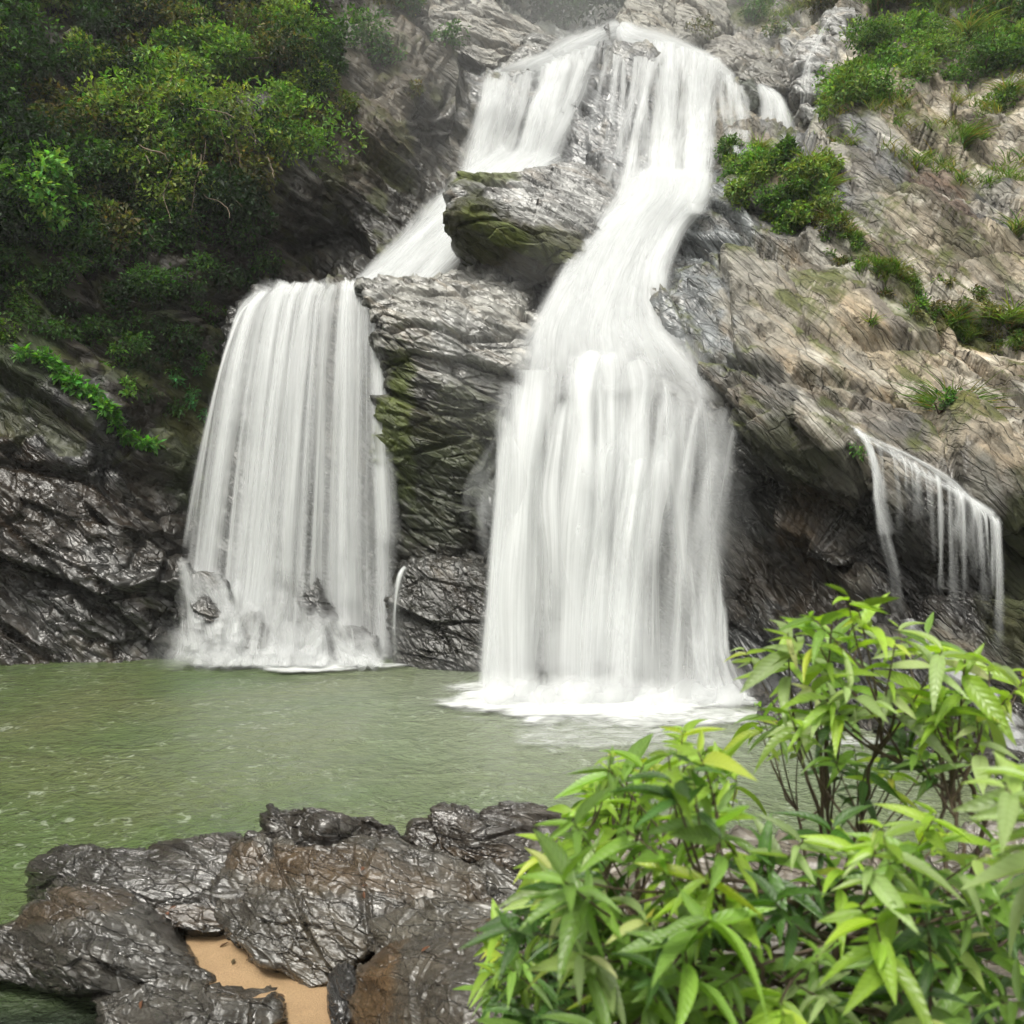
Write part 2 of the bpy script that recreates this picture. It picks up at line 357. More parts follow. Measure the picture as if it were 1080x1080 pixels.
patch = [
 # left wall: wet rock, with the shade of deep hollows put into the colour
 (120,300,330,420,0,K1,.5,1), (60,560,230,150,25,K2,.85,1), (250,420,90,170,0,(.026,.022,.014),.4,.9),
 (330,200,120,60,35,(.045,.040,.032),.8,.8), (400,110,60,110,20,(.085,.072,.052),.5,.9), (400,260,80,60,0,(.014,.013,.010),.7,.9),
 (60,430,120,50,35,(.045,.047,.05),.8,.7), (190,560,90,60,30,(.02,.018,.015),.6,.8),(20,330,60,90,0,DMOSS,.3,.9),(150,360,40,60,20,DMOSS,.3,.7),
 (220,460,60,80,20,DMOSS,.4,.6),(450,180,30,90,0,(.035,.033,.028),.8,.9),(300,160,60,20,30,(.12,.12,.115),.7,.7),(110,640,130,60,10,(.04,.039,.037),1.,.8),
 (600,-20,110,70,0,(.05,.06,.04),.3,1),
 # face behind the falls
 (620,150,120,150,0,(.17,.175,.18),.9,1), (560,330,120,90,0,(.13,.13,.125),.9,1),(600,600,220,200,0,(.035,.037,.037),.9,1),
 (640,110,40,80,0,(.12,.125,.13),.9,.6),
 # right wall: upper blocks
 (770,40,130,50,0,(.15,.145,.13),.7,1),(850,90,60,80,0,(.22,.225,.225),.85,1),(800,100,60,60,0,(.13,.125,.11),.8,.7),
 (700,20,40,20,0,(.30,.285,.26),.5,.9),(790,20,60,14,20,(.06,.075,.03),.2,.8),
 # right wall: pale dry upper slopes, grey slab next to the fall
 (990,260,260,260,20,(.27,.235,.18),.2,1), (1010,330,140,60,30,PALE,.08,.8),(900,380,110,60,30,TAN,.12,.9),(980,420,70,40,30,TAN,.1,.8),
 (750,290,90,130,0,(.155,.165,.17),.9,1),(870,240,60,60,30,(.16,.16,.15),.5,.8),(840,420,60,22,30,(.10,.10,.095),.7,.8),(880,170,90,40,10,(.17,.175,.18),.4,.9),(1000,210,40,30,0,(.12,.09,.075),.2,.9),(1045,200,30,30,0,(.05,.055,.06),.5,.9),
 (820,330,70,60,30,(.26,.24,.20),.4,.8),(950,300,70,26,40,(.12,.105,.085),.2,.9),(1040,340,80,18,12,(.10,.085,.05),.2,.9),(930,330,50,16,40,(.12,.11,.10),.3,.8),
 (1010,300,70,30,20,(.42,.39,.33),.08,.8),(1020,160,90,22,15,(.40,.35,.27),.08,.9),(1060,410,60,40,10,(.33,.29,.23),.1,.8),(940,440,60,26,30,(.09,.085,.08),.4,.8),
 (780,430,60,30,20,(.13,.125,.115),.7,.8),
 (905,275,70,11,38,(.065,.085,.02),.2,.9),(960,330,34,16,30,(.065,.08,.02),.2,.8),(1050,345,60,9,5,(.08,.09,.03),.2,.9),(880,300,20,8,20,(.07,.085,.02),.2,.8),(1000,150,50,12,15,(.09,.10,.04),.2,.7),
 (1030,270,50,10,30,(.08,.09,.03),.2,.7),(870,400,30,12,30,(.05,.055,.02),.3,.8),(950,215,30,10,20,(.07,.08,.03),.3,.7),
 # overhang, and the recess under it with its shade put into the colour
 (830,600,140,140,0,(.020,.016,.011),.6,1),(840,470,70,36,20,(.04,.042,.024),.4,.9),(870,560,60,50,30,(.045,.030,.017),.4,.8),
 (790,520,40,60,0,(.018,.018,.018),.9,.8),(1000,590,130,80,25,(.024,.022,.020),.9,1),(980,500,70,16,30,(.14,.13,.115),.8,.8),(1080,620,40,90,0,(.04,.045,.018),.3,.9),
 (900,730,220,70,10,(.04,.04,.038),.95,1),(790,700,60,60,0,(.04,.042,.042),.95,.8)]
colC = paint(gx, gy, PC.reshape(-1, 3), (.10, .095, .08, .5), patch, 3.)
FRq = PC.reshape(-1, 3) @ frame(ST_R).T
bl = sstep(fbm(FRq*np.array([.30, .45, 1.1])+3, 5), .05, .28)*(gx > 840)*(gy < 470)*sstep(gy, 90, 160)*.72
colC[:, :3] = colC[:, :3]*(1-bl[:, None])+np.array([.080, .068, .050])*bl[:, None]; colC[:, 3] += .2*bl
bl = sstep(fbm(FRq*np.array([.5, .6, 1.6])+33, 4), .10, .30)*(gx > 840)*(gy < 470)*.6
colC[:, :3] = colC[:, :3]*(1-bl[:, None])+np.array([.42, .40, .35])*bl[:, None]
# moss follows ledges: flat up-facing strata
nzc = gnormals(PC); nzc = nzc if nzc[..., 1].mean() < 0 else -nzc
up = nzc[..., 2].ravel(); mz = fbm(PC.reshape(-1, 3)*.8+9, 4)
mm = sstep(up, .25, .65)*sstep(mz, .0, .28)*(gx > 690)*.85*(gy < 480)+sstep(mz, .18, .42)*kl*.5*(gy < 480)
colC[:, :3] = colC[:, :3]*(1-mm[:, None])+np.array([.07, .082, .022])*mm[:, None]; colC[:, 3] *= 1-.7*mm

nr, nc_ = GX.shape
Fg = gridF(nr, nc_)[:, ::-1]
fx_ = gx[Fg].mean(1); fy_ = gy[Fg].mean(1); fz = PC.reshape(-1, 3)[Fg][:, :, 2].max(1)
keep = fz > -1.6
# seams run behind the left chute and behind the main fall, and round the far hillside
sl = np.interp(fy_, [-300, 0, 60, 120, 190, 260, 300, 700, 1000], [430, 452, 470, 488, 470, 420, 300, 300, 300])
sr = np.interp(fy_, [-300, 0, 30, 60, 90, 160, 200, 250, 420, 500, 740, 1000], [560, 655, 660, 700, 790, 790, 740, 712, 740, 745, 750, 750])
far = (fy_ < 62-np.abs(fx_-600)*.35) & (fx_ > sl) & (fx_ < sr)
regions = [('cliff_left', fx_ < sl, M_rock_l, 'dark wet rock wall under dense undergrowth beside the left fall', 'cliff'),
           ('cliff_right', fx_ >= sr, M_rock_r, 'pale layered rock wall with grass ledges right of the main fall', 'cliff'),
           ('hillside', far, M_rock_l, 'dark hazy wooded slope far behind the top of the falls', 'hillside'),
           ('rock_face', (fx_ >= sl) & (fx_ < sr) & ~far, M_rock_c, 'wet grey rock face that the waterfall runs down', 'rock face')]
PCf = PC.reshape(-1, 3)
for nm, msk, mat, lb, ct in regions:
    f = Fg[msk & keep]; ids, inv = np.unique(f, return_inverse=True)
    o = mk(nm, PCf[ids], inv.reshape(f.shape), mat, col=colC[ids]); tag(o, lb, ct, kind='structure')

Yy_, Zz_ = np.meshgrid(np.linspace(-9, 19.5, 150), np.linspace(-1.5, 24, 130))  # out-of-view wall added to block sky light and sun on the left
Pl = np.stack([-15.2-.10*(18.5-Yy_)*0-.28*np.maximum(Zz_, 0)+.12*(Yy_-18.5)*-1*.2, Yy_, Zz_], -1)
hl = rock_disp(Pl.reshape(-1, 3), ST_L, .6, 1.6, 1., 13.).reshape(Yy_.shape); Pl[..., 0] += hl
o = mk('cliff_left', Pl.reshape(-1, 3), gridF(130, 150), M_rock_l, col=np.tile([.05, .048, .04, .6], (Yy_.size, 1))); tag(o, 'unseen rock wall added along the left bank to keep light off the left cliff', 'cliff', kind='structure')

def surf(px, py):
    """point of the displaced cliff seen at photo position px, py and its outward normal"""
    px = np.atleast_1d(np.asarray(px, float)); py = np.atleast_1d(np.asarray(py, float))
    i = np.clip(np.searchsorted(ys, py), 1, nr-2); j = np.clip(np.searchsorted(xs, px), 1, nc_-2)
    return PC[i, j], N0[i, j]

# ------------------------------------------------------------------ rock masses with their own volume
def closed_curve(pts, n):
    P = np.array(pts, float); m = len(P); t = np.linspace(0, m, n, endpoint=False); i = np.floor(t).astype(int); f = (t-i)[:, None]
    a, b, c, d = P[(i-1) % m], P[i % m], P[(i+1) % m], P[(i+2) % m]
    q = .5*((2*b)+(c-a)*f+(2*a-5*b+4*c-d)*f*f+(-a+3*b-3*c+d)*f**3)
    return q*.6+(b*(1-f)+c*f)*.4                                  # a bit angular
def rock(name, label, outline, pts, thick, mat, base, patches=(), strata=(.35, .2, .9), scale=1., amp=.5, fine=1., seed=0., nang=360, nrad=110,
         edge=.18, edgew=.5, center=None, rough=.035, cat='rock', group=None, down=0., blocky=1., flatup=None):
    o = closed_curve(outline, nang)
    if len(np.array(pts).shape) and len(pts[0]) == 3: D = TPS([p[:2] for p in pts], [p[2] for p in pts], 1e-3)
    c = np.array(center if center else o.mean(0))
    ang = np.linspace(0, 2*np.pi, nang, endpoint=False)
    rr = np.stack([np.cos(ang)*2.2, np.sin(ang)*2.2, np.full(nang, seed*1.7)], 1)
    o = c+(o-c)*(1+rough*fbm(rr*1.6, 5))[:, None]
    t = np.linspace(0, 1, nrad)**.8
    t = np.concatenate([[.002], t[1:]])
    Q = c+(o-c)[None]*t[:, None, None]                             # (nrad,nang,2)
    Y = D(Q.reshape(-1, 2)).reshape(nrad, nang)
    s = np.clip((t-(1-edge))/edge, 0, 1); Y = Y+(edgew*(1-np.sqrt(1-(s*.995)**2)))[:, None]
    P = W3(Q[..., 0], Q[..., 1], Y)
    rings = []
    cw = P[-1].mean(0)
    nb = 24
    for k in range(1, nb+1):
        u = k/nb; ring = P[-1].copy(); sc = math.sqrt(max(1-u*u, 0.0))*.85+.15 if k < nb else .01
        ring = cw+(ring-cw)*sc; ring[:, 1] += thick*u+.0; ring[:, 2] -= down*u
        rings.append(ring)
    P = np.concatenate([P, np.array(rings)])
    Qx = np.concatenate([Q, np.repeat(Q[-1:], nb, 0)])
    N = gnormals(P, True)
    mid = P[:nrad//2].reshape(-1, 3).mean(0)
    if N[:nrad//2, :, 1].mean() > 0: N = -N; flip = True
    else: flip = False
    h = rock_disp(P.reshape(-1, 3), strata, scale, amp, fine, seed, blocky).reshape(P.shape[:2])
    # keep the silhouette where the photo has it: relief mostly inside
    P = P+N*h[..., None]
    F = gridF(P.shape[0], nang, True)
    if not flip: F = F[:, ::-1]
    V = P.reshape(-1, 3)
    colr = paint(Qx[..., 0].ravel(), Qx[..., 1].ravel(), V, base, patches, seed)
    ob = mk(name, V, F, mat, col=colr)
    tag(ob, label, cat, group)
    return ob

rock('rock_outcrop', 'tall wet buttress standing between the two waterfall curtains, pale top and mossy dark face',
     [(380,300),(400,292),(440,288),(480,272),(530,276),(566,298),(574,330),(556,380),(540,430),(536,520),(520,600),(516,708),(470,712),(412,706),(404,640),(402,560),(398,480),(402,400),(394,340)],
     [(390,300,22.4),(440,292,22.6),(480,275,22.9),(560,300,22.3),(570,340,21.5),(440,340,21.5),(500,340,21.3),(420,420,21.5),(480,420,20.9),(530,430,20.8),(420,550,21.6),(480,550,21.2),(530,560,21.0),(420,700,20.9),(520,700,20.2)],
     2.2, M_rock_c, (*DARK, .7),
     [(480,330,130,70,25,(.26,.255,.235),.8,1),(500,380,50,40,60,(.20,.20,.19),.85,.9),(420,450,20,90,0,(.07,.09,.015),.4,.9),(490,450,50,50,0,(.055,.065,.02),.5,.6),(460,520,60,60,0,(.035,.045,.02),.5,.5),(390,310,30,20,0,(.2,.2,.19),.8,.7)],
     amp=.62, scale=1.0, seed=4., nang=520, nrad=190, center=(470,470), edge=.12)
rock('boulder', 'mossy overhanging boulder wedged between the upper chute and the main fall',
     [(471,203),(480,192),(510,188),(545,184),(575,176),(592,168),(625,176),(650,205),(652,240),(640,275),(622,292),(602,302),(570,294),(540,290),(505,276),(480,264),(475,235)],
     [(471,203,22.6),(478,262,22.9),(500,215,22.1),(540,235,21.7),(580,262,21.5),(615,285,21.6),(560,290,22.7),(505,272,23.0),(520,192,23.6),(560,184,24.3),(590,170,25.4),(600,215,23.3),(640,210,24.4),(648,250,23.2),(560,210,22.9)],
     2.4, M_rock_c, (.24,.24,.235,.8),
     [(530,258,95,34,22,(.040,.036,.018),.4,1),(500,240,32,50,0,(.045,.05,.014),.35,.9),(545,252,60,12,25,(.085,.11,.02),.2,.75),(515,190,30,8,0,(.09,.11,.025),.2,.8),(590,262,40,20,25,(.055,.06,.02),.3,.8),(570,222,60,14,22,(.33,.33,.32),.8,.6)],
     amp=.42, scale=1.3, seed=8., nang=420, nrad=130, center=(560,236), edge=.16, edgew=.7)
rock('rock_sill', 'dark wet rock behind the left water curtain',
     [(238,335),(262,316),(300,310),(360,309),(398,308),(410,350),(412,500),(412,702),(300,706),(196,700),(206,600),(222,450)],
     [(240,330,24.3),(400,308,23.9),(330,310,24.0),(230,500,23.7),(330,500,23.2),(410,500,23.2),(200,695,22.5),(300,700,22.3),(405,700,22.2)],
     2.5, M_rock_l, (.045,.045,.043,.8), [(350,400,20,120,0,(.09,.075,.055),.7,.7),(300,600,90,90,0,(.05,.052,.05),.9,.8)], amp=.6, scale=1., seed=15., center=(325,510))
rock('low_rock', 'low dark wet rock at the waterline left of the main fall',
     [(412,706),(412,640),(420,600),(436,584),(470,580),(510,590),(530,640),(530,712),(470,714)],
     [(415,706,20.2),(440,590,20.8),(510,600,20.6),(470,650,19.9),(525,712,19.3),(420,640,20.4),(470,710,19.6)],
     1.6, M_rock_l, (.030,.029,.025,.85), [(470,592,50,14,0,(.06,.06,.056),.95,.8)], amp=.35, scale=1.4, seed=21., nrad=90, center=(470,650))
# stones in the splash zone of the left fall
for k, (cx, cy, rx, ry, Yc, lb) in enumerate([
     (216,640,34,46,20.35,'biggest dark stone under the white cascade at the left fall foot'),
     (262,672,30,28,20.1,'rounded stone in the foam beneath the left curtain'),
     (332,640,26,52,20.75,'tall dark stone showing through the middle of the left curtain'),
     (368,680,26,22,20.1,'small dark pointed stone at the pool edge below the left fall'),
     (300,680,30,26,20.7,'white washed stone in the centre of the left splash')]):
    ol = [(cx+rx*math.cos(a)*(1+.15*math.sin(3*a+k)), cy+ry*math.sin(a)*(1+.12*math.cos(2*a+k))) for a in np.linspace(0, 2*math.pi, 12, endpoint=False)]
    rock('stone', lb, ol, [(cx, cy, Yc), (cx-rx, cy, Yc+.4), (cx+rx, cy, Yc+.4), (cx, cy-ry, Yc+.7), (cx, cy+ry, Yc-.1)], 1.0, M_rock_l, (.06,.06,.058,.9),
         amp=.3, scale=1.8, seed=30.+k*3, nang=160, nrad=50, edge=.35, edgew=.4, cat='stone', group='stones under the left fall')
rock('rock_ledge', 'pale layered ledge at the top left of the falls',
     [(430,-25),(520,-30),(522,2),(548,20),(585,35),(592,52),(560,58),(530,72),(505,70),(470,52),(448,36),(436,10)],
     [(440,0,33.5),(520,0,34.5),(590,40,33.2),(500,65,31.6),(450,40,32.6),(540,60,32.2),(500,30,32.6)], 3, M_rock_c, (.27,.26,.235,.45),
     [(480,55,60,12,20,(.10,.095,.085),.7,.8),(560,45,30,10,20,(.2,.2,.19),.8,.6)], amp=.7, scale=.9, seed=41., strata=(.25,.1,.95), center=(505,22))
rock('rock_ledge', 'small wet ledge just left of the notch where the water enters',
     [(528,70),(560,40),(590,44),(600,62),(580,70),(560,76),(540,84)],
     [(528,75,31.4),(590,45,32.6),(600,62,32.2),(560,70,31.4)], 1.5, M_rock_c, (.16,.16,.15,.8), amp=.35, scale=1.4, seed=44., nang=200, nrad=60)
for k, (pts, Y0, colr, lb) in enumerate([
     ([(654,22),(662,0),(690,-12),(712,2),(712,40),(700,58),(676,56),(660,48)], 32.6, (.24,.23,.20,.5), 'pale block of rock right of the notch at the top of the falls'),
     ([(705,10),(730,-14),(768,-10),(772,24),(752,44),(722,50),(708,40)], 32.8, (.27,.26,.23,.4), 'pale block behind the crest of the main fall'),
     ([(732,62),(748,40),(790,36),(815,52),(812,72),(780,82),(750,78)], 31.2, (.19,.18,.16,.6), 'grey brown block on the crest right of the main fall'),
     ([(772,78),(800,62),(836,66),(846,84),(830,96),(796,92)], 30.4, (.12,.115,.10,.7), 'dark flat slab above the little side fall'),
     ([(768,84),(790,84),(802,98),(800,118),(784,120),(772,104)], 30.2, (.035,.045,.028,.6), 'dark mossy knob left of the little side fall'),
     ([(838,52),(868,30),(898,36),(902,56),(880,74),(848,78)], 30.0, (.28,.28,.275,.8), 'wet grey slab at the top of the right rock steps'),
     ([(838,86),(860,72),(884,76),(886,94),(862,104),(842,100)], 29.0, (.25,.25,.245,.85), 'middle slab of the right rock steps'),
     ([(844,112),(866,104),(894,108),(892,126),(866,132),(848,128)], 28.0, (.27,.27,.26,.8), 'lowest slab of the right rock steps'),
     ([(868,20),(890,2),(920,4),(925,26),(900,40),(876,38)], 31.0, (.22,.22,.215,.7), 'slab beside the thin trickle at the top right')]):
    cx, cy = np.mean(pts, 0)
    rock('rock_block', lb, pts, [(p[0], p[1], Y0+.5+(cy-p[1])*.03) for p in pts]+[(cx, cy, Y0)], 2.0, M_rock_c, colr, amp=.42, scale=1.2, seed=50.+4*k, nang=220, nrad=60, edge=.3, edgew=.5, strata=ST_R)
# stones right of the main fall
for k, (cx, cy, rx, ry, z, lb) in enumerate([
     (1010,775,70,34,.45,'dark wet boulder beside the small white rill at the right'),
     (900,728,70,34,.9,'wide wet boulder behind the shrub, right of the main fall'),
     (840,748,44,22,.35,'low wet stone nearest the main fall on its right'),
     (1060,805,46,24,.3,'low stone in the shallows by the right bank')]):
    ol = [(cx+rx*math.cos(a)*(1+.15*math.sin(3*a+k)), cy+ry*math.sin(a)*(1+.12*math.cos(2*a+k))) for a in np.linspace(0, 2*math.pi, 12, endpoint=False)]
    Yw = zY(cy+ry*.7, 0)
    rock('stone', lb, ol, [(cx, cy, Yw+.1), (cx-rx, cy, Yw+.4), (cx+rx, cy, Yw+.4), (cx, cy-ry, Yw+.9), (cx, cy+ry, Yw-.1)], 1.6, M_rock_l, (.042,.040,.036,.95),
         amp=.4, scale=1.5, seed=90.+k*3, nang=240, nrad=70, edge=.35, edgew=.5, cat='stone', group='stones below the right cliff')

# ------------------------------------------------------------------ pool
def sheet(name, P, mat, col=None, flip=False, attr=None, uv=None, parent=None):
    nr_, nc2 = P.shape[:2]; F = gridF(nr_, nc2)
    if flip: F = F[:, ::-1]
    return mk(name, P.reshape(-1, 3), F, mat, col=col, attr=attr, uv=uv, parent=parent)
def pool_material():
    m, nt, N, L = newmat('murky_green_water')
    geo = N.new('ShaderNodeNewGeometry').outputs['Position']
    mp = N.new('ShaderNodeMapping'); mp.inputs['Scale'].default_value = (1, .95, 1); mp.inputs['Rotation'].default_value = (0, 0, R(12)); L.new(geo, mp.inputs['Vector']); v = mp.outputs[0]
    a = noise(N, L, v, .8, 4, .55, .8); b = noise(N, L, v, 3.6, 5, .6, .9); c = noise(N, L, v, 9, 3, .6, .5)
    h = mth(N, L, 'MULTIPLY_ADD', a, .7, mth(N, L, 'MULTIPLY_ADD', b, .34, mth(N, L, 'MULTIPLY', c, .10)))
    bm = N.new('ShaderNodeBump'); bm.inputs['Distance'].default_value = .38; bm.inputs['Strength'].default_value = .9; L.new(h, bm.inputs['Height'])
    p = N.new('ShaderNodeBsdfPrincipled'); L.new(bm.outputs[0], p.inputs['Normal'])
    cr = nd(N, 'ShaderNodeMix', data_type='RGBA'); cr.inputs[6].default_value = (.068, .112, .036, 1); cr.inputs[7].default_value = (.115, .128, .056, 1)
    L.new(ramp(N, L, noise(N, L, geo, .22, 3, .5, .5), (.35, .75, 0, 1)), cr.inputs[0])
    # aerated water near the falls
    wt = nd(N, 'ShaderNodeMix', data_type='RGBA'); wt.inputs[7].default_value = (.24, .27, .20, 1)
    ds = nd(N, 'ShaderNodeVectorMath', operation='DISTANCE'); L.new(geo, ds.inputs[0]); ds.inputs[1].default_value = (2.2, 16.5, 0)
    L.new(ramp(N, L, mth(N, L, 'MULTIPLY_ADD', b, 2.5, ds.outputs['Value']), (3.0, 10.5, .8, 0)), wt.inputs[0]); L.new(cr.outputs[2], wt.inputs[6])
    # little pale wisps, fuller where the broad ripples stand high
    fo = nd(N, 'ShaderNodeMix', data_type='RGBA'); fo.inputs[7].default_value = (.52, .56, .48, 1)
    wz = mth(N, L, 'MULTIPLY', ramp(N, L, noise(N, L, v, 4.2, 6, .62, 1.6), (.55, .70, 0, 1)), ramp(N, L, a, (.45, .6, .15, 1)))
    L.new(mth(N, L, 'MULTIPLY', wz, .55), fo.inputs[0]); L.new(wt.outputs[2], fo.inputs[6])
    # clear shallow water over dark rock on the near side of the boulders
    sh = nd(N, 'ShaderNodeMix', data_type='RGBA'); sh.inputs[7].default_value = (.020, .026, .020, 1); L.new(fo.outputs[2], sh.inputs[6])
    sy = N.new('ShaderNodeSeparateXYZ'); L.new(geo, sy.inputs[0]); L.new(ramp(N, L, sy.outputs[1], (6.0, 7.0, 1, 0)), sh.inputs[0]); fo = sh
    L.new(fo.outputs[2], p.inputs['Base Color']); p.inputs['Roughness'].default_value = .16; p.inputs['IOR'].default_value = 1.33
    o = N.new('ShaderNodeOutputMaterial'); L.new(p.outputs[0], o.inputs[0]); return m
X, Y = np.meshgrid(np.linspace(-16, 20, 300), np.linspace(-3, 26, 260))
Pw = np.stack([X, Y, np.zeros_like(X)], -1); fl = Pw.reshape(-1, 3)
Pw[..., 2] = (.022*perlin(fl*np.array([.9, 1.5, 1]))+.014*perlin(fl*np.array([2.2, 3.4, 1])+5)).reshape(X.shape)
tag(sheet('water', Pw, pool_material()), 'murky green pool below the falls with small ripples', 'water', kind='structure')
Xb, Yb = np.meshgrid(np.linspace(-16, 20, 60), np.linspace(-3, 26, 60))
tag(sheet('pool_bed', np.stack([Xb, Yb, -1.7+.1*np.sin(Xb)*np.cos(Yb*.7)], -1), M_rock_f, col=np.tile([.09, .08, .05, .5], (3600, 1))), 'muddy bed under the pool', 'ground', kind='structure')

# foam on the pool
def foam_material():
    m, nt, N, L = newmat('foam')
    geo = N.new('ShaderNodeNewGeometry').outputs['Position']; at = nd(N, 'ShaderNodeAttribute', attribute_name='cover').outputs['Fac']
    mp = N.new('ShaderNodeMapping'); mp.inputs['Scale'].default_value = (1, 1.7, 1); L.new(geo, mp.inputs['Vector'])
    s = noise(N, L, mp.outputs[0], 2.6, 7, .66, 1.0)
    al = mth(N, L, 'MULTIPLY_ADD', mth(N, L, 'SUBTRACT', s, .5), 1.9, mth(N, L, 'MULTIPLY_ADD', at, 2., -.5)); al = ramp(N, L, al, (0, 1, 0, .94))
    al = mth(N, L, 'MULTIPLY', al, ramp(N, L, at, (0, .6, 0, 1)))
    d = N.new('ShaderNodeBsdfDiffuse'); d.inputs[0].default_value = (.68, .70, .69, 1); tr = N.new('ShaderNodeBsdfTransparent')
    b = N.new('ShaderNodeBump'); b.inputs['Distance'].default_value = .08; L.new(s, b.inputs['Height']); L.new(b.outputs[0], d.inputs['Normal'])
    mx = N.new('ShaderNodeMixShader'); L.new(al, mx.inputs[0]); L.new(tr.outputs[0], mx.inputs[1]); L.new(d.outputs[0], mx.inputs[2])
    o = N.new('ShaderNodeOutputMaterial'); L.new(mx.outputs[0], o.inputs[0]); return m
M_foam = foam_material()
def foam(label, ell, x0, x1, y0, y1, humps=.12):
    X, Y = np.meshgrid(np.linspace(x0, x1, 200), np.linspace(y0, y1, 140)); P = np.stack([X, Y, 0*X], -1); f = P.reshape(-1, 3)
    cv = np.zeros(len(f)); nz = fbm(f*.9+4, 4)+.5*fbm(f*np.array([1.6, 3.2, 1])+14, 3)
    for cx, cy, rx, ry, a in ell:
        d = np.sqrt(((f[:, 0]-cx)/rx)**2+((f[:, 1]-cy)/ry)**2)+nz*.22
        cv = np.maximum(cv, a*(1-sstep(d, .25, 1.0)))
    z = .04+humps*.5*cv*(.7+.6*perlin(f*2.2))+.03*perlin(f*1.3)
    P[..., 2] = np.maximum(z, .05).reshape(X.shape)
    o = sheet('foam', P, M_foam, attr={'cover': cv}); tag(o, label, 'foam', kind='stuff')
foam('white foam spreading on the pool below the main fall', [(1.3,16.0,3.6,2.2,1.0),(1.4,14.9,3.4,1.6,.5),(2.6,15.0,3.4,1.5,.62),(.3,16.8,2.2,1.5,1.),(3.6,16.4,1.8,1.2,.8),(1.6,13.7,3.4,1.5,.46),(-.6,17.4,1.6,1.,.6)], -3.5, 6.5, 11.5, 19)
foam('white foam at the pool edge below the left fall', [(-5.4,20.5,2.1,1.2,1.),(-4.4,19.6,1.5,.9,.85),(-6.2,20.2,1.2,.9,.8),(-3.0,20.0,1.6,.6,.6)], -8.8, -.8, 17.6, 22)
foam('thin foam where the right rill meets the pool', [(6.5,13.2,1.2,.7,.8),(5.2,13.4,1.1,.5,.5)], 3.6, 8.2, 11.8, 14.8, .05)

# ------------------------------------------------------------------ falling water
def cr1(P, t):
    """Catmull-Rom along axis 0 of P at parameters t in [0, n-1]"""
    n = P.shape[0]; i = np.clip(np.floor(t).astype(int), 0, n-2); f = (t-i).reshape(-1, *([1]*(P.ndim-1)))
    g = lambda k: P[np.clip(k, 0, n-1)]
    a, b, c, d = g(i-1), g(i), g(i+1), g(i+2)
    return .5*((2*b)+(c-a)*f+(2*a-5*b+4*c-d)*f*f+(-a+3*b-3*c+d)*f**3)
def water(name_parts, rows, mats, nu=90, nv=140, gap=.14, wob=.05, soft=True, seed=0., cov=(1., .85, .75)):
    """rows: from the top of the fall to its foot, each a list of (px, py, Y, cover). Layers stacked in depth."""
    A = np.array(rows, float)
    n, m, _ = A.shape
    P = W3(A[..., 0], A[..., 1], A[..., 2]); A = np.concatenate([P, A[..., 3:]], 2)
    B = cr1(A, np.linspace(0, n-1, nv)); B = np.swapaxes(cr1(np.swapaxes(B, 0, 1), np.linspace(0, m-1, nu)), 0, 1)
    P = B[..., :3]; C = np.clip(B[..., 3], 0, 1)
    ed = np.linspace(0, 1, nu); ef = sstep(np.minimum(ed, 1-ed), 0, .16)
    wdt = np.linalg.norm(P[:, -1]-P[:, 0], axis=1).mean(); U = np.cumsum(np.concatenate([np.zeros((nv, 1)), np.linalg.norm(np.diff(P, axis=1), axis=2)], 1), 1)
    U = np.broadcast_to(np.linspace(0, wdt, nu), (nv, nu))
    Vv = np.cumsum(np.concatenate([[0], np.linalg.norm(np.diff(P[:, nu//2], axis=0), axis=1)])); Vv = np.broadcast_to(Vv[:, None], (nv, nu))
    uv = np.stack([U, Vv], -1).reshape(-1, 2)
    Nn = gnormals(P); Nn = Nn if Nn[..., 1].mean() < 0 else -Nn
    for k in range(len(mats)):
        q = np.stack([uv[:, 0]*2.2, uv[:, 1]*.25, np.full(len(uv), seed+k*5.)], 1)
        h = (perlin(q)*wob*2.2+perlin(q*np.array([3, 2, 1]))*wob).reshape(nv, nu)
        Pk = P+Nn*(h+gap*(k+.5))[..., None]
        ck = np.clip(C*cov[k % len(cov)]*(1+.35*perlin(q*np.array([.5, .8, 1])).reshape(nv, nu)*(C < .97)), 0, 1)
        if soft: ck = ck*ef[None]
        yield k, Pk, ck.ravel(), uv+np.array([k*7.3, k*3.1])
def waterfall(label, specs, name='waterfall'):
    """one thing; each stretch of water a part"""
    a = specs[0]['rows'][-1]; c = W3(*a[len(a)//2][:3])
    root = empty(name, c, label, 'waterfall')
    for sp in specs:
        sp = dict(sp); part = sp.pop('part'); rows = sp.pop('rows'); mats = sp.pop('mats')
        Vs, Fs, Cs, Us, Ms = [], [], [], [], []; off = 0
        for k, Pk, ck, uv in water(None, rows, mats, **sp):
            F = gridF(*Pk.shape[:2]); Vs.append(Pk.reshape(-1, 3)); Fs.append(F+off); off += len(Vs[-1]); Cs.append(ck); Us.append(uv); Ms += [k]*len(F)
        o = mk(part, np.concatenate(Vs), np.concatenate(Fs), mats[0], parent=root, uv=np.concatenate(Us), attr={'cover': np.concatenate(Cs)})
        for mm_ in mats[1:]: o.data.materials.append(mm_)
        o.data.polygons.foreach_set('material_index', np.array(Ms, dtype=np.int32)); o.data.update()
    return root

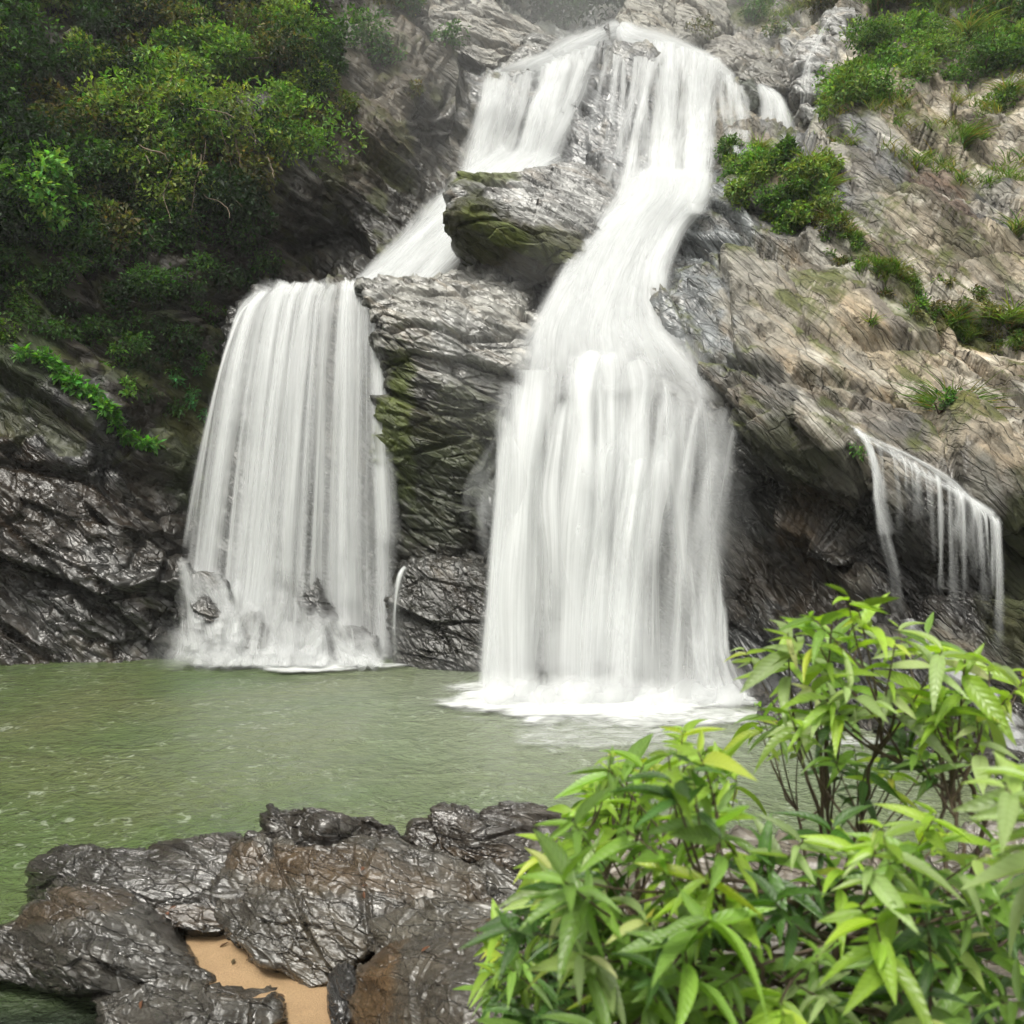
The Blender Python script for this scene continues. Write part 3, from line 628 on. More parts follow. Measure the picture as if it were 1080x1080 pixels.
# water hugs the rock: nearest surface in a small window, smoothed
_y = PC[..., 1].copy(); H = _y.copy()
for dy in range(-3, 4):
    for dx in range(-3, 4): H = np.minimum(H, np.roll(np.roll(_y, dy, 0), dx, 1))
for it in range(6): H = (H+np.roll(H, 1, 0)+np.roll(H, -1, 0)+np.roll(H, 1, 1)+np.roll(H, -1, 1)+np.roll(H, 3, 0)+np.roll(H, -3, 0)+np.roll(H, 3, 1)+np.roll(H, -3, 1))/9
def hug(px, py):
    i = np.clip(np.searchsorted(ys, py), 1, nr-2); j = np.clip(np.searchsorted(xs, px), 1, nc_-2); return H[i, j]
def ribbons(name, specs, mats, parent, na=9, nl=46, seed=0, wk=1.5):
    """specs: (path [(px,py,Y)...], half width px [..], cover [..], material index)"""
    r = np.random.default_rng(900+seed); Vs, Fs, Cs, Us, Ms, off = [], [], [], [], [], 0
    a = np.linspace(-1, 1, na); bell = (1-a*a)**1.6
    for path, hw, cv, mi in specs:
        path = np.array(path, float); m = len(path); A = np.concatenate([path, np.interp(np.linspace(0, 1, m), np.linspace(0, 1, len(hw)), hw)[:, None], np.interp(np.linspace(0, 1, m), np.linspace(0, 1, len(cv)), cv)[:, None]], 1)
        B = cr1(A, np.linspace(0, m-1, nl)); B[:, 3] = np.maximum(B[:, 3], .5)*wk; ph = r.random(4)*6.28; t = np.linspace(0, 1, nl)
        B[:, 3] *= 1+.22*np.sin(t*7+ph[0])+.12*np.sin(t*17+ph[1]); B[:, 0] += B[:, 3]*.25*np.sin(t*5+ph[2])
        tg = np.gradient(B[:, :2], axis=0); tg /= np.maximum(np.linalg.norm(tg, axis=1), 1e-6)[:, None]
        nx, ny = tg[:, 1], -tg[:, 0]; k_ = np.abs(nx)[:, None]
        X_ = B[:, 0, None]+a*B[:, 3, None]*nx[:, None]; Y_ = B[:, 1, None]+a*B[:, 3, None]*ny[:, None]
        D_ = B[:, 2, None]-.004*B[:, 3, None]*bell[None]*2
        V = W3(X_, Y_, D_).reshape(-1, 3); C = (np.clip(B[:, 4]*np.clip(np.minimum(t, 1-t)/.05, 0, 1)**.7, 0, 1)[:, None]*bell).ravel()
        ln_ = np.concatenate([[0], np.cumsum(np.linalg.norm(np.diff(V.reshape(nl, na, 3)[:, na//2], axis=0), axis=1))])
        wm = B[:, 3].mean()*B[:, 2].mean()/FP
        U_ = np.stack([np.broadcast_to(a*wm, (nl, na)), np.broadcast_to(ln_[:, None], (nl, na))], -1).reshape(-1, 2)+r.random(2)*40
        Vs.append(V); F = gridF(nl, na); Fs.append(F+off); off += len(V); Cs.append(C); Us.append(U_); Ms += [mi]*len(F)
    o = mk(name, np.concatenate(Vs), np.concatenate(Fs), mats[0], parent=parent, uv=np.concatenate(Us), attr={'cover': np.concatenate(Cs)})
    for q in mats[1:]: o.data.materials.append(q)
    o.data.polygons.foreach_set('material_index', np.array(Ms, dtype=np.int32)); o.data.update(); return o
wr_ = np.random.default_rng(77)
k1 = water_fall_material('silky_water', 3.4, .10, 2., .10, 61., .92, True); k2 = water_fall_material('silky_water_fine', 7.5, .12, 2., .08, 71., .92, True)
k3 = water_fall_material('silky_slope_water', 3.2, .28, 2., .35, 81., .80, True); k4 = water_fall_material('silky_slope_water_fine', 7., .35, 2., .3, 91., .82, True)
kf = water_fall_material('silky_foam', 3.0, 1.1, 2., 1.2, 95., .82, True)
mc1 = water_fall_material('falling_water_streaks', 3.6, .10, 2.6, .12, 0.); mc2 = water_fall_material('falling_water_fine', 6.5, .12, 2.6, .10, 13.); mc3 = water_fall_material('falling_water_soft', 1.8, .14, 1.4, .2, 29.)
ms1 = water_fall_material('sliding_water', 2.6, .30, 3.0, .35, 3., .74); ms2 = water_fall_material('sliding_water_fine', 5.5, .4, 3.4, .35, 17., .76)
mf = water_fall_material('foaming_water', 2.2, 1.3, 3.4, 1.4, 41.)
mt = water_fall_material('trickling_water', 5.5, .35, 4.0, .2, 7.)
msp = water_fall_material('spray', 1.3, .35, .8, .5, 51.)


# --- main fall
main = empty('waterfall', W3(640, 746, 16.8), 'wide white main waterfall pouring from the notch down into the pool', 'waterfall')
lipx = [600, 625, 650, 668, 700, 730, 760, 785]; lipy = [60, 58, 52, 50, 50, 60, 74, 96]
def lp(x): return float(np.interp(x, lipx, lipy))
sp = []
for q in range(9): sp.append(([(652+q, 24, 33.2), (668, 36+q, hug(668, 44)-.1), (705, 47+q*2, hug(705, 54)-.1), (745, 62+q*2, hug(745, 68)-.1), (776, 82+q, hug(776, 88)-.1)], [6, 9, 10, 8, 3], [1, 1, .95, .8, .2], 0))
def slope(x0, x1, y1, w0, w1, c0, c1, mi, off=.38, y0=None, bend=0.):
    y0 = lp(x0) if y0 is None else y0; pts = []
    for t in np.linspace(0, 1, 8):
        x = x0+(x1-x0)*t**1.15+bend*math.sin(math.pi*t); y = y0+(y1-y0)*t; pts.append((x, y, float(hug(x, y))-off))
    sp.append((pts, [w0, (w0+w1)/2, w1], [c0, (c0+c1)/2, c1], mi))
for q in range(24):                                               # the solid right hand stream
    x0 = wr_.uniform(692, 752); x1 = np.interp(x0, [692, 752], [690, 738])+wr_.normal()*5
    slope(x0, x1, wr_.uniform(205, 235), wr_.uniform(4, 9), wr_.uniform(5, 10), .85, .8, q % 2, .3+.02*q, lp(x0)-11)
for q in range(13):                                               # thin veils over the grey rock
    x0 = wr_.uniform(640, 690); slope(x0, x0-wr_.uniform(-4, 26), wr_.uniform(120, 215), wr_.uniform(1.5, 3.5), wr_.uniform(1.5, 5), wr_.uniform(.4, .8), wr_.uniform(.1, .45), q % 2, .35, lp(x0)-3)
slope(690, 655, 216, 4, 6, 1, .95, 0, .4); slope(690, 656, 214, 3, 6, 1, .95, 1, .45); slope(676, 640, 200, 4, 7, .7, .3, 1, .4)
for q in range(12):                                               # wisps on the right
    x0 = wr_.uniform(750, 784); slope(x0, x0+wr_.uniform(-4, 16), wr_.uniform(120, 185), wr_.uniform(2, 5), wr_.uniform(2, 6), .7, .25, 1, .35, lp(x0)-2)
ribbons('upper_cascade', sp, [k3, k4], main, seed=1)
sp = []
cy_ = [186, 215, 250, 300, 350, 392, 425]; cl_ = [668, 652, 626, 592, 562, 544, 534]; cw_ = [78, 90, 92, 112, 148, 205, 240]; cd_ = [25.2, 24.3, 23.0, 21.3, 19.9, 18.9, 18.3]
for q in range(34):
    f = (q+.5)/34*.94+.03; f = f+wr_.normal()*.02; t1 = 6 if q % 3 else 5
    pts = [(cl_[i]+cw_[i]*f, cy_[i]+8*abs(f-.5)+(14*abs(f-.5) if i > 3 else 0)-6, min(cd_[i], float(hug(cl_[i]+cw_[i]*f, cy_[i]))-.15 if i < 4 else 99)-.02*(q % 5)-.35*(1 if i < 3 else .5)-.25*(1-(2*f-1)**2)) for i in range(0, t1+1)]
    if q % 2: pts = [(x, y-4, d_) for x, y, d_ in pts]
    w0 = wr_.uniform(7, 13)*(.6+.8*min(f, 1-f)*1.6)
    sp.append((pts, [w0, w0*1.1, w0*1.5, w0*2.0], [.4, .85, .85, .6, .15], [0, 1, 2][q % 3]))
ribbons('middle_chute', sp, [k3, k4, k3], main, seed=2, nl=60)
sp = []
def fall(x0, y0, d0, x1, y1, d1, w0, w1, cv, mi, out=.35):
    """leaves the ledge with a little forward arc, then drops"""
    pts = []
    for t in (0, .06, .14, .28, .46, .64, .82, 1.):
        pts.append((x0+(x1-x0)*t**.7, y0+(y1-y0)*t**1.12-(3*math.sin(t*9) if t < .3 else 0), d0+(d1-d0)*t-out*min(1, t*4)*(1-.4*t)))
    sp.append((pts, [w0*.8, w0, (w0+w1)/2, w1], cv, mi))
for q in range(9):                                                # broad veils
    f = (q+.5)/9; x0 = 545+225*f; fall(x0, 395+28*abs(f-.45)*2+wr_.normal()*6, 18.5-.8*f, 528+f*225, 748, 17.2-.7*f, 20, 21, [.1, .36, .22, .25, .5], 2)
for q in range(58):
    f = wr_.random(); tier = q % 3
    y0 = (376, 404, 440)[tier]+34*abs(f-.42)*1.6+wr_.normal()*7; x0 = 542+(244 if tier else 196)*f
    x1 = 524+f*232+wr_.normal()*3; long_ = wr_.random() < .75; y1 = 750+wr_.uniform(-7, 6) if long_ else wr_.uniform(520, 680)
    w = wr_.choice([3, 5, 8, 12], p=[.3, .3, .25, .15])*wr_.uniform(.8, 1.2); w = max(w, 9) if f > .86 else w
    c = wr_.uniform(.4, 1.0)*(.6 if abs(f-.29) < .05 or abs(f-.78) < .05 else 1)*(.5 if f > .86 else 1)
    fall(x0, y0, 18.7-.9*f-.12*tier, x1, y1, 17.2-.75*f-.1*tier, w*.9, w*1.25, [.2, c, c*.95, c*.85, c*.8 if long_ else .0], [0, 1, 3][q % 3], .25+.3*wr_.random())
for x0, y0, w in [(560, 388, 16), (612, 372, 20), (640, 372, 16), (668, 378, 16), (548, 404, 13)]:   # the brightest cores
    fall(x0, y0, 18.3, x0-12 if x0 < 600 else x0-2, 748, 16.9, w, w*1.1, [.4, 1, .95, .8, .9], 0, .5)
for q in range(9):                                                # falling edge at the left
    fall(548-wr_.random()*8, 420+q*8, 19.0, 521+wr_.normal()*5, 748, 17.7, 8, 9, [.2, .7, .8, .7, .6], 1, .2)
ribbons('lower_curtain', sp, [k1, k2, k1, k2], main, seed=3, nl=60)
sp = []
for q in range(18):
    xt = 484+48*wr_.random()**.7; w = wr_.uniform(9, 15); dn = wr_.uniform(0, 26)
    sp.append(([(566, 388+dn, 18.8), (546, 420+dn, 18.8), (xt+22, 468+dn, 18.9), (xt, 510+dn, 19.), (xt+2, 590, 18.9), (xt+10, 690, 18.6)], [10, w, w, w*1.1, w], [.0, .20, .30, .34, .22, .0], 0))
for q in range(26):                                               # spray rising where the curtain lands
    x0 = 520+245*wr_.random(); yy = wr_.normal()*7; sp.append(([(x0, 680+yy, 17.2), (x0, 712+yy, 16.7), (x0+wr_.normal()*4, 740+yy*.6, 16.2), (x0+wr_.normal()*6, 768+yy*.5, 15.7)], [16, 24, 28, 24], [.0, .25, .55, .0], 0))
ribbons('side_spray', sp, [msp], main, seed=4, nl=30)
sp = []
for q in range(26):
    x0 = wr_.uniform(724, 758); y0 = wr_.uniform(575, 670); e = wr_.uniform(.2, 1)
    sp.append(([(x0, y0, 16.9), (x0+10*e, y0+(735-y0)*.35, 16.7), (x0+14*e+wr_.normal()*3, y0+(735-y0)*.7, 16.4), (x0+(30+.22*(700-y0)*.3)*e, 742, 16.1)], [2, 3, 3.5, 4], [.1, .8, .7, .75], q % 2))
ribbons('foot_cascade', sp, [k4, kf], main, seed=5, nl=34)

# --- left chute and the upper curtain that feeds it
chute = empty('waterfall', W3(402, 300, 24.6), 'narrow upper chute sweeping down left behind the mossy boulder', 'waterfall')
sp = []
def lpl(x): return float(np.interp(x, [512, 540, 566, 596, 625, 650], [78, 72, 66, 52, 42, 30]))
for q in range(9): sp.append(([(654, 25+q, 33.1), (625, 40+q*2, float(hug(625, 46))-.12), (592, 54+q*2, float(hug(592, 60))-.12), (558, 68+q*2, float(hug(558, 74))-.12), (520, 76+q*3, float(hug(520, 82))-.12)], [5, 8, 9, 7, 4], [1, .95, .9, .8, .3], 0))
for q in range(34):
    f = wr_.random(); x0 = 516+112*f; x1 = 486+88*f+wr_.normal()*4; y1 = wr_.uniform(192, 212)-22*max(0, f-.55); y0 = lpl(x0)-9; c = wr_.uniform(.45, .95)*(.85 if f < .25 else 1)
    pts = [(x0+(x1-x0)*t**1.2, y0+(y1-y0)*t, float(hug(x0+(x1-x0)*t**1.2, y0+(y1-y0)*t))-.12-.25*t-.01*q) for t in np.linspace(0, 1, 7)]
    sp.append((pts, [wr_.uniform(3, 7), wr_.uniform(4, 9), wr_.uniform(5, 10)], [c*.8, c, c*.9, c*.9], q % 2))
ribbons('upper_curtain', sp, [k3, k4], chute, seed=6)
sp = []
for q in range(22):
    f = (q+.5)/22; lx = [524, 486, 450, 412, 370]; rx = [596, 560, 512, 470, 440]; ly = [164, 192, 228, 266, 304]; ry = [166, 188, 240, 284, 322]; dd = [28.6, 27.8, 26.6, 25.5, 24.6]
    pts = [(lx[i]+(rx[i]-lx[i])*f, ly[i]+(ry[i]-ly[i])*f-(6*math.sin(math.pi*f) if i < 2 else 0), dd[i]-1.1*f-.015*q) for i in range(5)]
    c = .6 if q < 2 else .95; sp.append((pts, [7, 7, 8, 8], [.5*c, c, c, c, c], [0, 1][q % 2]))
ribbons('lower_chute', sp, [k3, k4], chute, seed=7)

# --- left fall
left = empty('waterfall', W3(300, 697, 20.9), 'tall left waterfall curtain falling straight off the dark sill', 'waterfall')
sp = []
lxs = [262, 284, 308, 334, 350, 366, 388, 402]; lys = [322, 311, 307, 306, 308, 304, 309, 319]
def lfall(x0, w0, w1, cv, mi, y1=697, dy=0, out=.3):
    f = (x0-262)/140; x1 = 188+226*f; y0 = float(np.interp(x0, lxs, lys))+dy-3; d0 = 23.75-.75*f; d1 = 20.9+.5*abs(f-.5); pts = [(x0+6-10*f, y0-6, d0+.5)]
    for t in (0, .05, .14, .3, .5, .7, .85, 1.): pts.append((x0+(x1-x0)*t**.62, y0+(y1-y0)*t**1.15, d0+(d1-d0)*t**.8-out*min(1, t*3)*(1-t*.6)))
    sp.append((pts, [w0*.8, w0, (w0+w1)/2, w1], cv, mi))
for q in range(8): f = (q+.5)/8; c = .20 if q in (4, 5) else .34; lfall(264+136*f, 12, 19, [.3, c+.15, c, c*.9, c*1.2], 2)
for q in range(46):
    x0 = wr_.uniform(263, 402)
    if 343 < x0 < 357 and wr_.random() < .6: continue
    w = wr_.choice([2.2, 4, 7, 10], p=[.3, .3, .25, .15]); c = wr_.uniform(.35, .85)*(.75 if x0 > 372 else 1)
    lfall(x0, w*.8, w*1.5, [.5, c+.05, c, c*.85, c*.75], [0, 1, 3][q % 3], 700 if wr_.random() < .8 else wr_.uniform(560, 660), wr_.normal()*2, .25+.25*wr_.random())
for q in range(16):                                               # fine threads, more of them on the flared left side
    x0 = 262+rng.random()*(60 if q % 2 else 138); lfall(x0, 1.4, 3.2, [.3, .55, .5, .45, .5], 1, 698, 0, .5)
for x0, w in [(302, 9), (312, 7), (332, 8), (374, 7), (394, 5), (274, 5)]: lfall(x0, w, w*1.5, [.7, .95, .8, .65, .8], 0, 690, 0, .4)
ribbons('curtain', sp, [k1, k2, k1, k2], left, seed=8, nl=56)
sp = []
for q in range(90):                                               # white water tumbling over the stones
    x0 = wr_.uniform(190, 392); yt = float(np.interp(x0, [186, 210, 240, 300, 330, 360, 395], [590, 605, 625, 628, 650, 655, 668])); y0 = yt+wr_.uniform(-10, 34); y1 = min(703, y0+wr_.uniform(36, 95)); dr = wr_.normal()*7+(8 if x0 < 260 else (10 if x0 > 345 else -2)); dv = 20.75-.9*(y0-600)/100
    sp.append(([(x0-dr*.4, y0-6, dv+.35), (x0, y0, dv), (x0+dr*.6, (y0*2+y1)/3, dv-.15), (x0+dr, (y0+2*y1)/3, dv-.25), (x0+dr*1.2, y1, dv-.42-.5*(y1-y0)/80)], [5, 4.5*wr_.uniform(.6, 1.6), 5*wr_.uniform(.6, 1.6), 6], [.0, .4, .62, .62], 0 if q % 3 else 1))
for q in range(8): x0 = 200+24*q; sp.append(([(x0-16, 690, 20.2), (x0, 694, 20.0), (x0+14, 698, 19.9), (x0+26, 700, 19.9)], [5, 9, 9, 6], [.4, .9, .9, .5], 1))
for q in range(12):
    x0 = 192+210*rng.random(); sp.append(([(x0, 650, 20.6), (x0, 672, 20.3), (x0+rng.normal()*3, 690, 20.0), (x0, 706, 19.6)], [14, 18, 20, 18], [.0, .2, .4, .0], 0))
ribbons('foot_cascade', sp, [k4, kf], left, seed=9, nl=26)
side = empty('waterfall', W3(820, 146, 28.), 'small white side fall right of the main crest', 'waterfall'); sp = []
for q in range(9):
    f = q/8; x0 = 803+13*f; pts = [(x0-3, 88+6*f, 30.2), (x0, 94+4*f, 30.0), (x0+4+4*f, 106, 29.4), (x0+4+10*f, 124, 28.7), (x0+2+16*f, 148, 27.9)]
    sp.append((pts, [3, 4, 5, 5], [.4, .8, .8, .7, .3], q % 2))
ribbons('curtain', sp, [k3, k4], side, seed=20, nl=26)
waterfall('thin veil of water running over the grey rock steps at the top right', [
 dict(part='trickle', mats=[mt], gap=.12, nu=30, nv=80, seed=3., cov=(.52,), rows=[
  [(874,8,31.0,.3),(880,4,31,.7),(888,0,31,.3)], [(860,30,29.8,.2),(868,28,29.6,.8),(878,26,29.6,.3)],
  [(850,56,29.2,.2),(857,56,29.,.7),(866,54,29.,.3)], [(842,84,28.6,.1),(850,84,28.4,.5),(858,84,28.4,.2)], [(842,126,27.4,.1),(848,126,27.2,.4),(856,126,27.2,.1)]])])
def ledge(t):                                                     # the sloping lip on the right wall
    return np.interp(t, [0, .3, .6, 1], [892, 945, 1003, 1050]), np.interp(t, [0, .3, .6, 1], [451, 477, 512, 548]), np.interp(t, [0, .3, .6, 1], [15.7, 15.2, 14.7, 14.1])
rs = empty('waterfall', W3(1050, 545, 14.1), 'thin stream running down the slanting lip of the right cliff and dripping off it', 'waterfall')
sp = []
LT = np.linspace(0, 1, 9)
for q in range(5):
    a0 = (0, .12, .3, 0, .05)[q]; T_ = np.linspace(a0, 1.0-(.0 if q < 3 else .1*q), 9); pts = []
    for t in T_:
        x, y, Yy = ledge(t); y = y+(q-2)*2.0+2.5*math.sin(t*9+q); pts.append((x, y, min(Yy, float(hug(x, y+5)))-.08))
    sp.append((pts, [1.2, 2.2, 2.8, 3.6], [.25, .5, .6, .75, .45], q % 2))
sp.append(([(903, 449, float(hug(903, 449))-.05), (908, 458, 15.6), (916, 466, 15.4)], [3, 4, 3], [.3, .9, .5], 0))
ribbons('lip_stream', sp, [k4, k3], rs, seed=10)
sp = []
for q in range(44):
    t = float(wr_.choice([wr_.uniform(.08, .2), wr_.uniform(.25, .55), wr_.uniform(.55, .8), wr_.uniform(.8, 1.02)], p=[.1, .2, .25, .45])); x, y, Yy = ledge(min(t, 1)); d0 = min(Yy, float(hug(x, y+8)))-.12
    ln2 = wr_.uniform(30, 150)*(1 if t > .5 else .7); w = wr_.choice([.8, 1.3, 2.2, 3.6]); c = wr_.uniform(.3, .72)*(1 if t > .5 else .7)
    sp.append(([(x-1, y-1, d0+.05), (x+3, y+6, d0-.12), (x+5, y+ln2*.35, d0-.2), (x+6, y+ln2*.7, d0-.2), (x+6, y+ln2, d0-.2)], [w*.8, w, w*1.2, w*1.5], [.3, c, c*.9, c*.6, 0], q % 2))
ribbons('drip_curtain', sp, [k2, k1], rs, seed=11, na=6, nl=26)
sp = []
for q in range(10):
    dx = wr_.normal()*3; pts = [(902, 452, 15.7), (916+dx*.3, 470, 15.45), (924+dx*.6, 500, 15.35), (927+dx, 530, 15.3), (934+dx*1.6, 565, 15.2), (944+dx*2, 610, 15.1), (948+dx*2.4, 650, 15.0)]
    sp.append((pts[:wr_.integers(4, 8)], [1.3, 2, 2.8, 3.6], [.3, .55, .45, .4, .15], q % 2))
ribbons('plunging_strand', sp, [k2, k1], rs, seed=12, na=6)
waterfall('short white rill tumbling between the stones at the far right', [
 dict(part='rill', mats=[ms2, mf], gap=.07, nu=40, nv=110, seed=2., cov=(.62, .55), rows=[
  [(940,660,14.9,.1),(954,660,14.8,.5),(968,660,14.8,.1)], [(968,690,14.4,.1),(988,690,14.2,.6),(1006,690,14.2,.1)], [(1008,726,13.6,.2),(1026,724,13.5,.8),(1044,722,13.5,.2)],
  [(1040,765,12.9,.3),(1056,760,12.8,.95),(1074,752,12.8,.3)], [(1056,800,12.4,.3),(1080,795,12.3,.9),(1104,786,12.3,.3)]])])
th_ = empty('waterfall', W3(417, 692, 19.8), 'single bright thread of water beside the left curtain', 'waterfall')
ribbons('thread', [([(427, 597, 19.9), (422, 606, 19.8), (418, 630, 19.75), (416, 660, 19.7), (416, 694, 19.7)], [1.5, 2, 1.6, 2.5], [.5, .9, .6, .3, .1], 0), ([(430, 599, 19.9), (423, 608, 19.78), (417, 640, 19.7), (415, 690, 19.7)], [2, 3, 5, 6], [.3, .4, .2, .1], 0)], [k2], th_, seed=33, nl=24)

# ------------------------------------------------------------------ near bank and foreground rocks
def bank_z(x, y):
    s = sstep(x, -.9, .6)                                         # bank rises only right of the rocks
    e = 8.6+.5*np.sin(x*1.3)+np.clip(x-4, 0, 20)*.35
    b = np.where(y < e, .25+(e-y)*.21, .25-(y-e)*1.1)
    return -1.2*(1-s)+s*np.minimum(b, 1.75)
X, Y = np.meshgrid(np.linspace(-1.4, 12, 380), np.linspace(-2.5, 11, 380)); Z = bank_z(X, Y)
Pb = np.stack([X, Y, Z], -1); Pb[..., 2] += (rock_disp(Pb.reshape(-1, 3), (.3, .45, .85), 1.6, .6, 1., 71.)).reshape(X.shape)
cb = paint(X.ravel()*100, Y.ravel()*100, Pb.reshape(-1, 3), (.11, .10, .085, .8), [(0, 600, 900, 700, 0, (.14, .12, .09), .7, .6)], 5.)
tag(sheet('riverbank', Pb, M_rock_f, col=cb), 'stony wet bank under the leafy shrubs', 'ground', kind='structure')
def sand_material():
    m, nt, N, L = newmat('wet_sand'); geo = N.new('ShaderNodeNewGeometry').outputs['Position']
    n = noise(N, L, geo, 3, 5); g = noise(N, L, geo, 120, 3)
    mx = nd(N, 'ShaderNodeMix', data_type='RGBA'); mx.inputs[6].default_value = (.30, .19, .10, 1); mx.inputs[7].default_value = (.48, .33, .18, 1); L.new(n, mx.inputs[0])
    sp = nd(N, 'ShaderNodeMix', data_type='RGBA', blend_type='MULTIPLY'); sp.inputs[0].default_value = 1; L.new(mx.outputs[2], sp.inputs[6]); L.new(ramp(N, L, g, (.35, .6, .7, 1.1)), sp.inputs[7])
    b = N.new('ShaderNodeBump'); b.inputs['Distance'].default_value = .01; L.new(g, b.inputs['Height'])
    p = N.new('ShaderNodeBsdfPrincipled'); p.inputs['Roughness'].default_value = .6; L.new(sp.outputs[2], p.inputs['Base Color']); L.new(b.outputs[0], p.inputs['Normal'])
    o = N.new('ShaderNodeOutputMaterial'); L.new(p.outputs[0], o.inputs[0]); return m
X, Y = np.meshgrid(np.linspace(-3.6, .2, 160), np.linspace(3.2, 8.2, 160))
d = np.sqrt(((X+1.62+.45*np.maximum(Y-5.7, -1.))/1.15)**2+((Y-5.7)/2.5)**2)
Ps = np.stack([X, Y, .20-1.1*sstep(d, .72, 1.25)], -1); Ps[..., 2] += (.05*fbm(Ps.reshape(-1, 3)*1.2, 3)).reshape(X.shape)
tag(sheet('sand', Ps, sand_material()), 'strip of wet tan sand between the foreground rocks', 'sand', kind='structure')

FG = (.052, .048, .041, .97)
def fz(lst): return [(a, b, zY(b, z)) for a, b, z in lst]
brown = (.062, .042, .024)
rock('foreground_rock', 'long dark rock at the water edge, leftmost of the row by the pool',
     [(26,960),(26,915),(50,896),(80,886),(130,890),(170,892),(215,894),(246,884),(262,905),(268,960),(240,985),(190,985),(150,970),(110,958),(70,965)],
     fz([(28,955,.12),(35,915,.42),(85,890,.62),(150,895,.62),(240,888,.66),(260,960,.42),(190,980,.3),(120,940,.5),(60,960,.15),(60,930,.42),(200,935,.5)]),
     1.0, M_rock_f, (.042,.039,.034,.97), [(150,965,110,14,0,brown,.85,.6)], amp=.22, scale=2.6, seed=101., nang=420, nrad=130, edge=.14, edgew=.25, down=.9, blocky=.75, strata=(.2,.5,.85))
rock('foreground_rock', 'broad rock in front of the sand strip at the lower left',
     [(-60,975),(0,968),(40,948),(80,938),(110,938),(136,952),(168,985),(200,1012),(232,1034),(215,1052),(150,1058),(100,1048),(40,1050),(-10,1035),(-70,1040)],
     fz([(-60,975,.35),(0,970,.38),(80,942,.55),(110,940,.55),(160,960,.5),(235,1030,.22),(150,1050,.2),(90,1000,.55),(0,1030,.15),(-60,1035,.12),(30,1040,.12),(170,1010,.42)]),
     1.0, M_rock_f, FG, [(60,965,80,14,-10,brown,.85,.6)], amp=.20, scale=2.8, seed=110., nang=420, nrad=130, edge=.12, edgew=.2, down=.7, blocky=.75, strata=(.4,.4,.8), center=(80,1000))
rock('foreground_rock', 'low rock at the bottom edge left of the wet sand',
     [(100,1052),(140,1040),(190,1040),(240,1048),(285,1046),(302,1060),(298,1085),(270,1120),(180,1130),(110,1100)],
     fz([(105,1055,.22),(190,1042,.34),(290,1050,.30),(300,1075,.24),(200,1080,.4),(180,1125,.3),(270,1115,.25)]),
     .8, M_rock_f, FG, (), amp=.17, scale=3.0, seed=120., nang=300, nrad=90, edge=.15, edgew=.15, down=.5, blocky=.75)
rock('foreground_rock', 'largest foreground rock, sloping slab with brown streaks right of the sand',
     [(208,962),(212,928),(250,900),(262,888),(300,880),(360,885),(420,892),(470,900),(540,905),(600,925),(610,980),(560,1000),(470,990),(400,1000),(372,1018),(345,1042),(318,1046),(288,1024),(252,1014),(228,994)],
     fz([(195,955,.35),(255,902,.72),(360,888,.85),(470,902,.8),(590,930,.7),(600,980,.6),(470,985,.55),(340,1040,.22),(250,1005,.3),(300,950,.66),(400,950,.7),(500,945,.72),(345,990,.5)]),
     1.2, M_rock_f, (.058,.053,.044,.97), [(420,930,120,26,8,(.072,.052,.032),.95,.8),(350,1010,60,40,60,(.055,.045,.03),.98,.7),(300,905,60,10,0,brown,.9,.6),(470,940,20,50,0,(.11,.10,.085),.95,.6)],
     amp=.24, scale=2.4, seed=130., nang=560, nrad=180, edge=.10, edgew=.2, down=.9, blocky=.8, strata=(.5,.25,.8), center=(400,950))
rock('foreground_rock', 'dark raised block at the back of the foreground rocks, highest above the pool',
     [(250,900),(248,884),(276,876),(280,856),(308,849),(350,856),(400,862),(422,868),(432,886),(424,902),(396,906),(350,898),(300,896),(272,906)],
     fz([(250,895,.7),(280,860,1.0),(308,852,1.05),(400,864,.95),(428,890,.8),(350,895,.8),(270,900,.66),(340,875,1.0)]),
     .9, M_rock_f, (.036,.032,.027,.95), [(360,900,90,10,0,brown,.9,.7)], amp=.17, scale=3.2, seed=140., nang=360, nrad=110, edge=.16, edgew=.2, down=.9)
rock('foreground_rock', 'dark jagged block at the back right of the foreground rocks',
     [(426,892),(430,866),(452,858),(490,860),(508,868),(520,856),(560,852),(612,862),(620,900),(580,918),(520,912),(470,906),(440,912)],
     fz([(428,892,.78),(432,868,.95),(490,862,1.0),(560,856,1.0),(615,870,.9),(600,910,.75),(500,908,.76),(500,885,.92)]),
     .9, M_rock_f, (.040,.034,.027,.95), [(490,905,60,12,0,brown,.9,.7)], amp=.18, scale=3.2, seed=150., nang=360, nrad=110, edge=.16, edgew=.2, down=.9)
rock('foreground_rock', 'rounded brown boulder beside the shrub at the bottom centre',
     [(366,1062),(374,1030),(398,1006),(430,985),(480,975),(540,978),(590,1000),(620,1060),(600,1120),(480,1140),(385,1120)],
     fz([(370,1060,.5),(400,1010,.72),(480,982,.85),(590,1005,.8),(480,1050,.95),(610,1080,.8),(390,1115,.5),(480,1130,.85)]),
     1.1, M_rock_f, (.052,.045,.035,.97), [(395,1050,26,60,20,(.085,.052,.024),.95,.8)], amp=.16, scale=2.6, seed=160., nang=360, nrad=120, edge=.16, edgew=.25, down=.8, blocky=.6)
rock('foreground_rock', 'flat topped slab wedged above the rounded brown boulder',
     [(378,985),(392,968),(430,958),(470,952),(530,955),(560,968),(520,984),(470,992),(430,996),(398,1006),(380,1002)],
     fz([(380,985,.66),(430,960,.82),(530,958,.86),(555,970,.84),(470,985,.86),(395,1002,.64)]),
     .8, M_rock_f, (.075,.068,.055,.97), (), amp=.11, scale=3.4, seed=170., nang=300, nrad=80, edge=.14, edgew=.12, down=.6)
